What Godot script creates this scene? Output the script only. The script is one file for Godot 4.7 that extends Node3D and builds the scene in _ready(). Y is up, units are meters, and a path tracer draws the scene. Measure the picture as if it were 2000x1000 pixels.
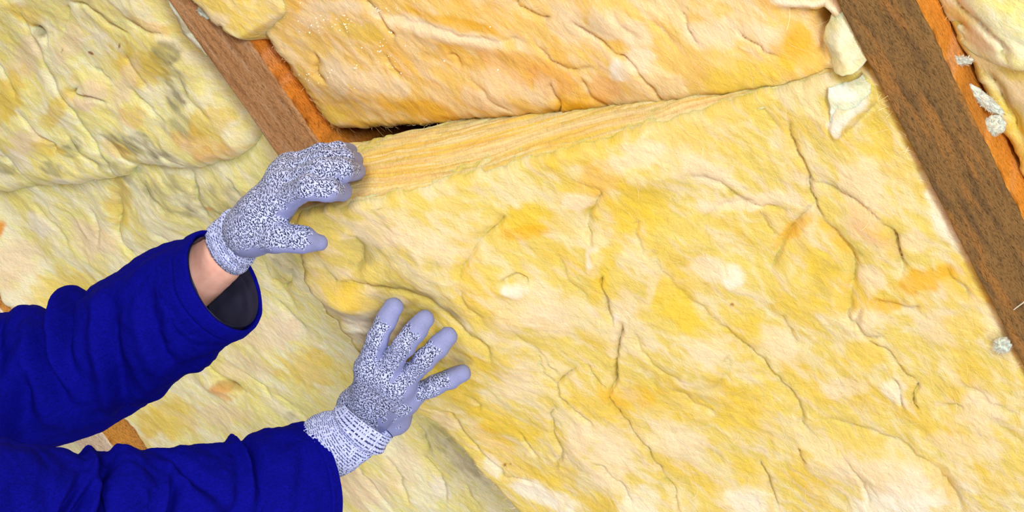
extends Node3D
# An attic roof being insulated: two gloved hands press a lifted mineral wool batt between sloping rafters.
# Roof axes: u across the rafters, v up the slope along them, w out of the roof into the attic. FR turns them into the world.

const CAM_AT := Vector3(0.97361, 0.50327, 1.05040)
const CAM_RIGHT := Vector3(0.779187, -0.514280, -0.358306)
const CAM_UP := Vector3(0.268371, 0.790337, -0.550768)
const CAM_BACK := Vector3(0.566431, 0.332992, 0.753838)
const PITCH := 0.608516

const CREASES := {
	"A": [
		[0.012,0.004,0.006,-0.2219,0.4853,-0.2283,0.4616,-0.2342,0.4345,-0.2414,0.402,-0.2386,0.3676,-0.2494,0.3267,-0.2599,0.2932,-0.2623,0.2752],
		[0.009,0.004,0.004,-0.3014,0.4599,-0.2995,0.4452,-0.3007,0.4276,-0.3021,0.4135],
		[0.009,0.004,0.004,-0.3119,0.3997,-0.3116,0.3652,-0.3015,0.3483,-0.3132,0.339],
		[0.016,0.004,0.004,-0.2195,0.4671,-0.2129,0.4616,-0.2109,0.4528,-0.2128,0.4456],
		[0.012,0.003,0.005,-0.2074,0.3908,-0.2222,0.3873,-0.2069,0.3783,-0.1963,0.3685,-0.1906,0.3594],
		[0.008,0.003,0.004,-0.1806,0.4007,-0.1732,0.3916,-0.1662,0.3766],
		[0.008,0.004,0.003,-0.1475,0.469,-0.1338,0.456,-0.121,0.4261,-0.1059,0.4093],
		[0.008,0.004,0.003,-0.0968,0.4258,-0.0797,0.4006,-0.0662,0.3898],
		[0.008,0.004,0.004,-0.1497,0.3585,-0.1462,0.3435,-0.1428,0.3266,-0.1386,0.3085],
		[0.006,0.004,0.003,-0.1536,0.4685,-0.171,0.4534,-0.1828,0.4474],
		[0.007,0.005,0.003,-0.1271,0.3955,-0.1327,0.3715,-0.1283,0.3531],
		[0.008,0.005,0.004,-0.2745,0.3457,-0.2826,0.3236,-0.2704,0.2972],
		[0.008,0.005,0.004,-0.3839,0.3624,-0.3868,0.326,-0.386,0.312],
		[0.006,0.005,0.003,-0.2273,0.3308,-0.2288,0.2959,-0.2256,0.2818],
		[0.006,0.005,0.003,-0.1742,0.2857,-0.1631,0.2639,-0.1539,0.2498],
		[0.005,0.004,0.002,-0.0881,0.3498,-0.0916,0.3182,-0.0822,0.291]
	],
	"B": [
		[0.012,0.006,0.005,-0.2966,0.2552,-0.3107,0.233,-0.3323,0.2191,-0.3325,0.1967,-0.3292,0.1807],
		[0.011,0.006,0.005,-0.1679,0.248,-0.1709,0.2369,-0.1829,0.2139,-0.1915,0.1914],
		[0.007,0.005,0.003,-0.2435,0.2594,-0.238,0.2376,-0.2317,0.2146],
		[0.006,0.005,0.003,-0.3485,0.2541,-0.3561,0.2267,-0.3745,0.2135],
		[0.012,0.004,0.004,-0.3442,-0.0086,-0.3414,-0.0264,-0.3344,-0.0318,-0.3244,-0.0414],
		[0.008,0.004,0.003,-0.3525,0.0141,-0.3451,-0.0041,-0.3414,-0.0264],
		[0.007,0.004,0.003,-0.3025,-0.0172,-0.289,-0.0412,-0.2935,-0.0611],
		[0.009,0.005,0.004,-0.1773,0.0483,-0.1725,0.0296,-0.1702,0.0132],
		[0.009,0.005,0.004,-0.1593,0.1239,-0.1666,0.0947,-0.1593,0.0626,-0.1594,0.0488],
		[0.009,0.005,0.003,-0.1776,0.0638,-0.178,0.0337,-0.1702,0.0132],
		[0.008,0.004,0.003,-0.1263,0.0911,-0.1449,0.0769,-0.1584,0.0753],
		[0.009,0.004,0.004,-0.1148,-0.1438,-0.1146,-0.171,-0.121,-0.1868],
		[0.009,0.005,0.004,-0.1372,-0.1953,-0.133,-0.2141,-0.1307,-0.2427,-0.1467,-0.2701],
		[0.008,0.004,0.004,-0.1035,-0.25,-0.1098,-0.2699,-0.1061,-0.2837],
		[0.006,0.004,0.003,-0.2291,-0.181,-0.2318,-0.2197,-0.2316,-0.2552],
		[0.006,0.004,0.003,-0.1837,-0.1794,-0.1832,-0.2138,-0.1985,-0.2583],
		[0.006,0.005,0.003,-0.2725,0.2013,-0.2672,0.1766,-0.2466,0.1581],
		[0.006,0.005,0.003,-0.4225,0.293,-0.4141,0.2509,-0.4168,0.228],
		[0.006,0.005,0.003,-0.5498,0.2069,-0.5297,0.1835,-0.5332,0.1591],
		[0.007,0.005,0.003,-0.1264,0.2219,-0.1233,0.1959,-0.1333,0.1744],
		[0.006,0.004,0.003,-0.2792,-0.0608,-0.2689,-0.0933,-0.2737,-0.122]
	],
	"C": [

	],
	"D": [
		[0.01,0.0035,0.004,0.2018,0.3372,0.2048,0.3202,0.2061,0.3009,0.2063,0.2923],
		[0.009,0.009,0.005,0.2077,0.3189,0.2399,0.2937,0.2749,0.2631,0.3046,0.2438,0.3248,0.2319],
		[0.008,0.003,0.004,0.2489,0.2555,0.2529,0.2504,0.2514,0.2373],
		[0.009,0.0026,0.003,0.3243,0.1869,0.3224,0.1671,0.3157,0.1555],
		[0.008,0.004,0.004,0.3399,0.2738,0.3379,0.2655,0.3428,0.2569,0.3532,0.2487,0.3616,0.2456],
		[0.006,0.004,0.003,0.3334,0.2316,0.337,0.2069,0.3466,0.1945,0.368,0.1873],
		[0.011,0.004,-0.005,0.1137,0.3092,0.1025,0.2899,0.1052,0.2797],
		[0.006,0.003,0.002,0.1865,0.2799,0.1877,0.2654,0.1884,0.2528],
		[0.008,0.003,0.003,0.3803,0.2311,0.3922,0.2067,0.3976,0.1936],
		[0.008,0.003,0.004,0.3976,0.1936,0.4067,0.1865,0.4122,0.1707,0.4108,0.1599,0.4145,0.1436,0.4159,0.127],
		[0.006,0.0035,0.003,0.4762,0.2022,0.4721,0.1838,0.4746,0.1686],
		[0.006,0.003,0.003,0.5122,0.1651,0.515,0.1562,0.5227,0.1483,0.5248,0.1381,0.5338,0.1297],
		[0.011,0.007,0.005,0.554,0.1668,0.5646,0.1587,0.5748,0.1489,0.5794,0.1439],
		[0.022,0.005,0.005,0.5823,0.1451,0.5772,0.1423,0.5744,0.1375],
		[0.014,0.005,0.006,0.5763,0.1377,0.5697,0.1269,0.562,0.1149],
		[0.006,0.004,0.003,0.6027,0.1608,0.5817,0.1553,0.567,0.1636],
		[0.005,0.004,0.002,0.4447,0.2148,0.4521,0.1908,0.4576,0.1726],
		[0.005,0.005,0.002,0.4216,0.2301,0.421,0.2146,0.4283,0.1956],
		[0.006,0.004,0.003,0.354,0.1831,0.3522,0.1614,0.3606,0.1468],
		[0.005,0.004,0.002,0.2542,0.2241,0.2616,0.1979,0.2735,0.1786]
	],
	"E": [
		[0.009,0.004,0.003,0.3467,0.0922,0.338,0.0856,0.3266,0.0805,0.3195,0.0663,0.3164,0.0538],
		[0.014,0.0026,0.004,0.3097,0.0214,0.3042,0.0083,0.2997,-0.0058,0.292,-0.0308],
		[0.016,0.0024,0.005,0.2997,-0.0312,0.2866,-0.0502,0.2728,-0.0703,0.2611,-0.0887,0.2456,-0.1045],
		[0.012,0.0028,-0.004,0.2471,-0.1018,0.2422,-0.1172,0.2388,-0.1479,0.24,-0.1707,0.2418,-0.198,0.2415,-0.2215],
		[0.008,0.003,0.002,0.2415,-0.2215,0.2375,-0.2398,0.2289,-0.2649],
		[0.009,0.0026,0.003,0.2335,-0.059,0.2208,-0.0652,0.2076,-0.069,0.2053,-0.0802,0.204,-0.0944],
		[0.008,0.0026,-0.003,0.1945,-0.089,0.1833,-0.0996,0.171,-0.1224,0.1637,-0.1429,0.1585,-0.1567,0.1396,-0.1677],
		[0.007,0.003,0.003,0.2048,-0.0957,0.2064,-0.1127,0.2119,-0.1318],
		[0.006,0.0025,0.002,0.2446,-0.062,0.2451,-0.0788,0.2468,-0.0995],
		[0.012,0.0032,0.004,0.5173,0.0744,0.5087,0.0485,0.5102,0.0257,0.5028,0.007,0.5019,-0.0061,0.4994,-0.0279],
		[0.005,0.004,0.002,0.5023,0.0996,0.503,0.0847,0.5065,0.0704],
		[0.009,0.006,0.003,0.51,0.0191,0.5252,-0.0053,0.5408,-0.025,0.5495,-0.0563,0.5474,-0.0793,0.5442,-0.0922,0.5393,-0.1056],
		[0.012,0.003,0.003,0.5495,-0.0563,0.5474,-0.0793,0.5442,-0.0922],
		[0.009,0.006,0.004,0.5015,-0.0071,0.4773,-0.017,0.4583,-0.0282,0.4429,-0.0438,0.4372,-0.0493],
		[0.011,0.007,0.003,0.5012,-0.023,0.5031,-0.0448,0.5109,-0.0647,0.5067,-0.0792,0.4935,-0.1006,0.4801,-0.1243,0.4789,-0.1367],
		[0.009,0.004,0.003,0.4841,-0.1495,0.4941,-0.1706,0.4971,-0.1906,0.5035,-0.2191],
		[0.013,0.0026,0.004,0.5042,-0.2188,0.497,-0.2273,0.4936,-0.2375,0.4956,-0.2434],
		[0.008,0.0025,0.002,0.4858,-0.2005,0.4856,-0.2144,0.482,-0.2387],
		[0.008,0.007,0.003,0.3612,0.0223,0.3564,-0.0034,0.3594,-0.0376,0.3705,-0.0712],
		[0.01,0.005,0.004,0.3705,-0.0712,0.3807,-0.0968,0.3851,-0.124,0.3867,-0.1439,0.3912,-0.1613,0.3949,-0.1946,0.3868,-0.2191,0.3891,-0.2323],
		[0.009,0.008,0.003,0.4055,-0.2196,0.4419,-0.2501,0.4654,-0.2779,0.4782,-0.311,0.4846,-0.3418,0.4786,-0.3733],
		[0.011,0.003,0.004,0.3305,-0.2465,0.326,-0.2792,0.3178,-0.3059],
		[0.009,0.0024,0.002,0.3705,-0.2423,0.3671,-0.2628],
		[0.01,0.005,0.005,0.2702,0.1163,0.2576,0.1124,0.2356,0.1084,0.2165,0.0965,0.2084,0.0865],
		[0.008,0.005,0.003,0.1385,0.1696,0.1401,0.1563,0.1343,0.1423,0.121,0.1358],
		[0.01,0.007,0.006,0.0968,0.1556,0.097,0.1347,0.1271,0.1119,0.148,0.0913,0.1607,0.0757,0.163,0.0562,0.1689,0.0298,0.1808,0.016,0.1754,-0.0108],
		[0.008,0.003,0.004,0.0693,-0.0438,0.088,-0.061,0.0831,-0.0834,0.0793,-0.0993,0.0792,-0.124,0.0848,-0.1475],
		[0.006,0.0025,0.002,0.115,-0.0417,0.1212,-0.059,0.1178,-0.0672],
		[0.008,0.0024,0.002,0.1343,-0.1091,0.1334,-0.1232,0.1315,-0.146],
		[0.007,0.003,0.003,0.1905,-0.1691,0.1936,-0.1872,0.1965,-0.2122,0.1926,-0.2385],
		[0.007,0.0025,0.003,0.0867,-0.1448,0.0809,-0.1568,0.0917,-0.1626,0.1091,-0.1762],
		[0.007,0.003,0.002,0.212,-0.0227,0.2044,-0.0519,0.2065,-0.0683],
		[0.006,0.005,0.002,0.3638,-0.1124,0.3547,-0.1344,0.3362,-0.1454],
		[0.006,0.004,0.003,0.4199,0.0738,0.4376,0.0517,0.4462,0.0206,0.4783,-0.0029],
		[0.006,0.006,0.004,0.456,0.0208,0.4263,0.0293,0.408,0.0222],
		[0.005,0.005,0.003,0.3419,0.1102,0.3484,0.0954,0.3468,0.088],
		[0.007,0.005,0.003,0.3615,0.0559,0.3554,0.0412,0.352,0.0184],
		[0.006,0.004,0.003,0.4542,0.0073,0.452,-0.0092,0.457,-0.0269],
		[0.006,0.005,0.003,0.5783,-0.1142,0.5731,-0.1233,0.5809,-0.1358,0.5797,-0.1499],
		[0.008,0.005,0.004,0.5028,-0.118,0.5186,-0.1262,0.532,-0.1399,0.5417,-0.1397],
		[0.008,0.004,0.003,0.4944,-0.1203,0.4832,-0.1306,0.4849,-0.1467,0.5003,-0.1565],
		[0.005,0.004,0.002,0.4228,-0.0976,0.4235,-0.117,0.4243,-0.1366],
		[0.007,0.003,0.003,0.5153,-0.2474,0.5268,-0.2551,0.5313,-0.262],
		[0.006,0.006,0.002,0.5382,-0.2279,0.554,-0.2599,0.573,-0.2841],
		[0.005,0.005,0.002,0.5505,-0.2806,0.5583,-0.3032,0.5643,-0.3187],
		[0.006,0.003,0.002,0.305,-0.1227,0.309,-0.1456,0.3219,-0.173],
		[0.005,0.004,0.002,0.2135,0.0135,0.2152,-0.0175,0.2143,-0.0624],
		[0.005,0.004,0.002,0.2856,0.0652,0.2829,0.0344,0.2838,0.0004],
		[0.005,0.005,0.002,0.202,0.0778,0.1954,0.0551,0.2017,0.0363],
		[0.009,0.003,0.006,0.2318,0.0657,0.2387,0.0639,0.2473,0.0596,0.2528,0.0536,0.2529,0.0469],
		[0.005,0.003,0.002,0.4074,-0.2609,0.4106,-0.3,0.4049,-0.3361],
		[0.005,0.003,0.002,0.3043,-0.0464,0.3006,-0.0718,0.3054,-0.1021,0.3206,-0.1239],
		[0.005,0.003,0.007,0.5582,0.0893,0.5545,0.0765,0.5502,0.065,0.5421,0.0435],
		[0.006,0.005,0.003,0.5888,0.09,0.5787,0.0797,0.5703,0.071],
		[0.004,0.003,0.005,0.5421,0.0435,0.5653,0.0499,0.5951,0.064]
	],
	"F": [
		[0.012,0.005,0.005,0.6674,0.1185,0.6757,0.1056,0.6878,0.0916,0.6954,0.0688,0.6948,0.0464],
		[0.008,0.004,0.004,0.6584,0.0855,0.6661,0.0872,0.6717,0.0809,0.666,0.0724]
	],
	"G": [
		[0.012,0.005,0.005,0.6721,0.0352,0.6717,0.0128,0.6717,-0.0122,0.6739,-0.0342]
	]
}
const PATCHES := {
	"A": [
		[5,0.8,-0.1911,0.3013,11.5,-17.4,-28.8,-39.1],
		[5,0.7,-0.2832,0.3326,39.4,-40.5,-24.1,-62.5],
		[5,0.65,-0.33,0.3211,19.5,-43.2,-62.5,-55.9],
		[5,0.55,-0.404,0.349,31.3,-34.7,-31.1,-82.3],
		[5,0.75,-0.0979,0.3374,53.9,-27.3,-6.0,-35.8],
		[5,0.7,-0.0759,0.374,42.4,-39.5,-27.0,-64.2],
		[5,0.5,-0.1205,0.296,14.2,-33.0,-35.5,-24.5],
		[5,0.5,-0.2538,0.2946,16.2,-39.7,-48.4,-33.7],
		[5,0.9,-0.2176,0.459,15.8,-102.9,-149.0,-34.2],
		[1,0.8,-0.1952,0.377,22.7,-59.7,-40.3,-27.8],
		[1,0.8,-0.2183,0.3726,31.3,-50.7,-83.7,-111.8],
		[1,0.7,-0.2614,0.4418,19.2,-56.2,-20.4,-14.1],
		[1,0.6,-0.1823,0.4353,26.5,-52.2,-24.0,-25.7],
		[0,0.6,-0.3378,0.304,42.5,-31.3,-26.4,-124.2],
		[2,0.7,-0.3188,0.4167,20.8,-42.9,-14.2,-15.6],
		[1,0.8,-0.3367,0.3627,7.3,-57.3,-26.9,-1.8],
		[2,0.7,-0.1227,0.3773,11.2,-28.5,-27.5,-18.9],
		[2,0.6,-0.2512,0.3824,30.4,-82.4,-16.6,-11.5],
		[0,0.5,-0.1544,0.4267,40.3,-27.9,-74.9,-282.8],
		[3,0.4,-0.0753,0.4089,15.6,-33.6,-92.3,-79.4],
		[2,0.6,-0.3135,0.3464,25.2,-48.6,-52.1,-58.0],
		[1,0.6,-0.1492,0.3683,42.1,-76.6,-15.7,-16.9],
		[4,0.4,-0.1151,0.2733,15.0,-24.8,-30.6,-33.3],
		[6,0.9,-0.1277,0.4049,333.6,-452.2,-104.2,-164.4],
		[6,0.9,-0.1696,0.4134,120.5,-273.1,-345.4,-300.2],
		[6,0.7,-0.1977,0.4312,610.3,-263.7,-57.6,-447.0],
		[2,0.6,-0.2167,0.483,11.5,-34.8,-54.3,-37.4],
		[0,0.5,-0.3645,0.3513,13.5,-55.4,-50.2,-18.0],
		[4,0.3,-0.1734,0.334,37.0,-35.7,-28.8,-72.3],
		[3,0.35,-0.2254,0.3089,20.5,-36.7,-43.4,-47.9],
		[2,0.5,-0.0844,0.2885,29.9,-26.6,-14.5,-36.7],
		[4,0.35,-0.1051,0.2557,23.7,-21.0,-27.6,-72.1]
	],
	"B": [  # grey entries near the hand and lifted batt paint their shade in
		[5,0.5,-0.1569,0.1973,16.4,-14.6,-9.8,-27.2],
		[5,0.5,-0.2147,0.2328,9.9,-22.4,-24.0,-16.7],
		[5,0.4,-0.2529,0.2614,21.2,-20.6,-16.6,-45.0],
		[0,0.7,-0.4305,0.2606,10.7,-39.3,-46.6,-16.3],
		[1,0.7,-0.3724,0.2206,10.4,-24.9,-28.6,-20.1],
		[0,0.7,-0.5246,0.1987,12.5,-36.7,-51.3,-26.4],
		[1,0.7,-0.5013,0.2407,18.0,-19.7,-10.2,-30.1],
		[2,0.5,-0.2956,0.2473,34.3,-33.8,-9.4,-26.2],
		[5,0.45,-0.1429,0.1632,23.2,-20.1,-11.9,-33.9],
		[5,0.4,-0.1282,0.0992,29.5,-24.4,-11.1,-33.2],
		[0,0.6,-0.1882,0.0267,19.5,-36.1,-35.9,-25.1],
		[1,0.6,-0.2902,-0.0074,17.8,-15.4,-11.6,-39.7],
		[1,0.7,-0.222,0.0291,18.6,-15.7,-9.5,-31.0],
		[6,0.45,-0.3489,-0.026,28.1,-46.9,-72.6,-67.6],
		[4,0.6,-0.3585,-0.0302,22.3,-37.4,-51.4,-47.9],
		[1,0.8,-0.2547,-0.2142,13.5,-17.0,-15.4,-19.0],
		[0,0.7,-0.1408,-0.2498,83.4,-10.6,8.9,-35.4],
		[2,0.6,-0.4724,-0.043,15.9,-14.9,-7.3,-27.4],
		[1,0.6,-0.3977,-0.063,16.7,-14.9,-10.0,-37.4],
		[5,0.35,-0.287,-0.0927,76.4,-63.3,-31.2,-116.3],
		[2,0.6,-0.2017,-0.0332,19.0,-15.4,-7.1,-24.3],
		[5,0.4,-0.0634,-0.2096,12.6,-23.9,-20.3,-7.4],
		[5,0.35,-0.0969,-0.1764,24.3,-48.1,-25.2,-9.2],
		[1,0.5,-0.1779,-0.2065,24.8,-30.1,-13.0,-15.7],
		[2,0.5,-0.467,0.1799,15.5,-16.2,-9.7,-29.8],
		[4,0.5,-0.1776,0.1989,74.5,-47.1,-57.9,-304.5],
		[4,0.4,-0.2351,0.1503,54.2,-49.1,-55.5,-163.5],
		[4,1,-0.4945,0.2854,59.5,-66.5,-24.2,-68.8]
	],
	"C": [
		[1,0.6,0.0982,0.3448,46.0,-38.1,-18.0,-41.9],
		[2,0.9,0.0706,0.3114,84.5,-69.9,-30.8,-74.2],
		[1,0.7,0.0439,0.386,32.9,-29.0,-36.3,-83.5],
		[0,0.6,0.0197,0.3935,64.2,-57.8,-35.9,-82.7]
	],
	"D": [
		[1,0.9,0.2623,0.2718,8.1,-9.1,-56.0,-72.7],
		[1,0.8,0.1244,0.2833,52.6,-15.9,-2.7,-32.1],
		[1,0.7,0.1526,0.2657,12.6,-18.0,-56.8,-59.6],
		[3,0.6,0.2567,0.2459,17.8,-23.5,-49.0,-50.6],
		[3,0.7,0.2778,0.2763,12.7,-14.0,-81.6,-105.4],
		[3,0.7,0.1895,0.215,15.3,-15.2,-41.4,-65.8],
		[3,0.7,0.3265,0.1575,30.2,-12.5,-19.3,-94.6],
		[0,0.9,0.3947,0.1774,82.2,-48.8,-30.1,-72.8],
		[1,0.9,0.4149,0.1772,34.4,-53.0,-44.9,-30.2],
		[1,0.8,0.4098,0.2194,23.5,-37.9,-45.8,-30.8],
		[1,0.8,0.4307,0.1999,37.0,-41.7,-34.5,-34.8],
		[1,0.6,0.26,0.1956,21.2,-26.7,-47.4,-49.4],
		[1,0.7,0.1771,0.2438,49.7,-36.7,-27.2,-66.9],
		[3,0.6,0.3448,0.1588,29.0,-17.8,-28.1,-70.1],
		[1,0.8,0.5351,0.1477,51.7,-26.3,-27.5,-64.8],
		[1,0.7,0.4938,0.1729,25.0,-13.5,-27.4,-64.1],
		[3,0.6,0.5458,0.1354,52.2,-26.1,-20.4,-48.4],
		[2,0.7,0.494,0.1257,19.3,-6.4,-10.4,-50.5],
		[0,0.6,0.5764,0.1635,24.7,-17.5,-88.5,-129.0],
		[1,0.8,0.5879,0.1202,76.3,-22.3,-8.9,-42.3],
		[1,0.6,0.1418,0.3407,36.0,-28.8,-24.8,-57.3],
		[1,0.6,0.3732,0.2325,27.8,-33.6,-33.5,-34.0],
		[4,0.5,0.328,0.1882,22.5,-27.1,-41.7,-42.9],
		[4,0.5,0.3687,0.1604,44.3,-26.7,-23.9,-59.2],
		[4,0.4,0.2989,0.2171,14.5,-18.2,-31.0,-31.9],
		[2,0.6,0.1745,0.3122,19.0,-20.4,-49.2,-75.3],
		[1,0.5,0.3129,0.183,56.1,-35.9,-23.5,-58.0],
		[2,0.6,0.0824,0.2483,27.7,-22.0,-35.1,-88.8],
		[1,0.7,0.1691,0.3402,29.5,-23.2,-54.6,-125.2],
		[3,0.5,0.1424,0.2154,12.3,-9.2,-53.1,-135.3],
		[1,0.5,0.2853,0.2056,15.1,-25.9,-79.2,-53.7]
	],
	"E": [
		[0,0.9,0.3126,0.0383,102.9,-80.5,-39.4,-41.8],
		[0,0.85,0.2393,0.0521,53.3,-45.5,-112.4,-92.8],
		[0,0.8,0.4067,-0.0386,8.7,-72.1,-98.2,3.8],
		[1,0.8,0.3948,-0.0225,36.0,-25.8,-55.5,-62.8],
		[0,0.75,0.4581,-0.3342,20.2,-12.0,-19.8,-28.9],
		[0,0.7,0.4152,-0.3369,31.7,-14.1,-14.9,-35.2],
		[1,0.7,0.4364,-0.3009,11.5,-6.6,-21.3,-33.4],
		[1,0.8,0.3295,0.097,50.0,-28.6,-51.3,-82.0],
		[2,0.9,0.2812,0.1092,44.1,-11.5,-9.0,-59.2],
		[3,0.6,0.2711,0.0967,40.5,-20.9,-51.6,-104.0],
		[3,0.6,0.3553,0.1077,28.0,-29.8,-41.8,-29.8],
		[2,0.8,0.3689,0.0695,33.7,-18.3,-16.6,-27.4],
		[2,0.7,0.3153,0.0277,54.2,-49.0,-22.9,-19.9],
		[2,0.8,0.3504,-0.039,15.5,-24.5,-50.9,-18.6],
		[3,0.7,0.5567,-0.1156,36.1,-10.7,-21.0,-75.6],
		[3,0.55,0.515,-0.1234,42.3,-26.5,-71.8,-98.7],
		[3,0.5,0.5054,-0.0482,17.6,-37.7,-145.3,-38.7],
		[3,0.6,0.4711,-0.0227,38.5,6.2,47.3,-138.0],
		[1,0.7,0.5441,-0.0155,41.3,-11.7,-5.5,-21.1],
		[1,0.7,0.5129,-0.0956,68.9,-31.0,-25.4,-55.9],
		[1,0.8,0.4511,0.0207,19.4,-7.8,-37.2,-91.0],
		[1,0.75,0.4369,0.0694,22.8,-22.7,-42.0,-32.0],
		[1,0.7,0.3962,0.1113,38.2,-10.4,-16.8,-65.4],
		[2,0.6,0.3528,0.1383,28.4,-8.0,-20.9,-79.4],
		[1,0.6,0.5604,-0.0741,53.8,-23.2,-33.7,-69.9],
		[0,0.6,0.5951,-0.0683,76.1,-2.4,3.2,-24.9],
		[2,0.6,0.4016,-0.0993,23.8,-25.6,-61.6,-39.9],
		[1,0.7,0.4103,-0.1232,17.9,-31.3,-73.7,-23.3],
		[1,0.6,0.493,-0.1288,58.0,-26.3,-39.9,-90.7],
		[2,0.7,0.4754,-0.1676,36.9,-23.3,-28.9,-40.4],
		[0,0.6,0.4819,-0.2148,71.1,-31.4,-17.9,-44.4],
		[1,0.6,0.4377,-0.1949,33.7,-12.8,-27.2,-79.6],
		[2,0.7,0.3492,-0.1724,31.2,-15.9,-14.0,-28.7],
		[2,0.6,0.2888,-0.1424,16.2,-15.7,-31.8,-24.7],
		[3,0.4,0.2605,-0.1136,30.2,-16.8,-24.8,-47.4],
		[1,0.6,0.3542,-0.1007,47.6,-24.9,-26.0,-49.5],
		[1,0.6,0.2077,-0.1784,35.4,-20.2,-10.5,-18.2],
		[0,0.5,0.2022,-0.2398,34.9,-18.8,-17.3,-33.1],
		[2,0.8,0.1289,-0.0912,14.2,-19.5,-37.2,-19.7],
		[3,0.35,0.1048,-0.1065,18.7,-25.7,-58.9,-32.0],
		[1,0.6,0.0738,-0.0672,23.3,-35.4,-79.4,-35.8],
		[1,0.7,0.1914,-0.1382,39.3,-41.1,-22.7,-14.9],
		[0,0.75,0.1055,-0.1913,15.0,-18.0,-47.1,-34.4],
		[0,0.5,0.0789,-0.1424,21.4,-53.8,-98.0,0.7],
		[2,0.6,0.1425,-0.175,38.9,-25.7,-13.6,-41.4],
		[1,0.55,0.1741,-0.0459,37.2,-26.8,-20.6,-39.9],
		[2,0.6,0.131,-0.0196,26.2,-20.4,-12.9,-30.3],
		[5,0.35,0.1387,0.1506,35.8,-27.6,-19.2,-44.7],
		[0,0.8,0.0845,0.0841,15.2,-52.6,-37.3,2.6],
		[1,0.8,0.1092,0.0665,20.2,-45.6,-46.8,-7.5],
		[2,0.6,0.1024,0.113,18.9,-29.4,-74.0,-43.8],
		[1,0.7,0.201,0.1321,19.9,-16.7,-50.2,-43.2],
		[1,0.6,0.1624,0.1654,24.9,-25.2,-38.8,-54.6],
		[5,0.22,0.1691,0.1179,19.2,-19.6,-25.3,-27.7],
		[1,0.6,0.2482,0.0024,16.7,-29.0,-42.5,-10.8],
		[1,0.5,0.2288,0.0303,32.3,-19.6,-20.4,-28.4],
		[0,0.8,0.5657,0.0629,32.9,-151.7,-42.4,-4.9],
		[0,0.7,0.5535,0.0612,228.7,-72.7,-16.1,-49.8],
		[1,0.8,0.565,0.0764,109.9,-50.3,-32.6,-63.4],
		[2,0.7,0.5773,0.0279,80.0,-9.2,-2.7,-41.5],
		[1,0.6,0.5487,-0.1682,28.7,-23.2,-35.2,-30.8],
		[2,0.6,0.5646,-0.1755,42.7,-17.6,-25.5,-55.2],
		[1,0.6,0.5466,-0.2662,32.2,-18.4,-25.5,-34.3],
		[1,0.5,0.5137,-0.2985,23.6,-13.6,-30.3,-45.0],
		[2,0.45,0.4818,-0.3265,82.5,0.9,8.4,-28.0],
		[3,0.35,0.481,-0.3466,202.7,-41.4,-0.2,-35.8],
		[2,0.6,0.4437,-0.0959,30.5,-20.3,-28.7,-35.1],
		[2,0.6,0.4782,-0.0647,45.1,-21.3,-17.3,-37.0],
		[5,0.18,0.4776,-0.0764,57.9,-27.2,-19.1,-41.3],
		[2,0.6,0.3136,-0.2537,24.9,-29.6,-47.8,-25.4],
		[0,0.6,0.2974,-0.2861,27.5,-18.7,-29.7,-39.6],
		[1,0.6,0.2761,-0.1863,20.1,-25.3,-36.3,-17.7],
		[2,0.5,0.238,0.1538,51.8,-29.9,-60.3,-83.5],
		[1,0.6,0.3082,-0.0211,72.5,-48.8,-16.8,-22.3],
		[0,0.5,0.2987,-0.0237,188.8,-109.8,-71.5,-120.4],
		[1,0.5,0.341,-0.0138,146.0,-110.2,-40.2,-43.3],
		[4,0.35,0.5355,-0.0452,11.3,-23.8,-82.2,-22.9],
		[6,0.9,0.394,-0.0646,392.3,-199.0,-211.5,-393.5],
		[6,0.8,0.0936,-0.1446,371.7,-262.1,-131.7,-414.5],
		[6,0.8,0.0995,-0.1457,497.8,-349.0,-132.0,-415.5]
	],
	"F": [
		[5,0.25,0.7036,0.0809,27.1,-31.1,-65.0,-43.2],
		[1,0.6,0.6788,0.0719,58.5,-24.3,-28.3,-66.9],
		[2,0.5,0.6711,0.0949,77.5,-32.8,-43.7,-101.5]
	],
	"G": [
		[2,0.7,0.6626,-0.0405,59.5,-5.2,1.3,-25.4],
		[1,0.5,0.688,0.0124,58.4,-23.2,-26.2,-64.7]
	]
}
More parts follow.
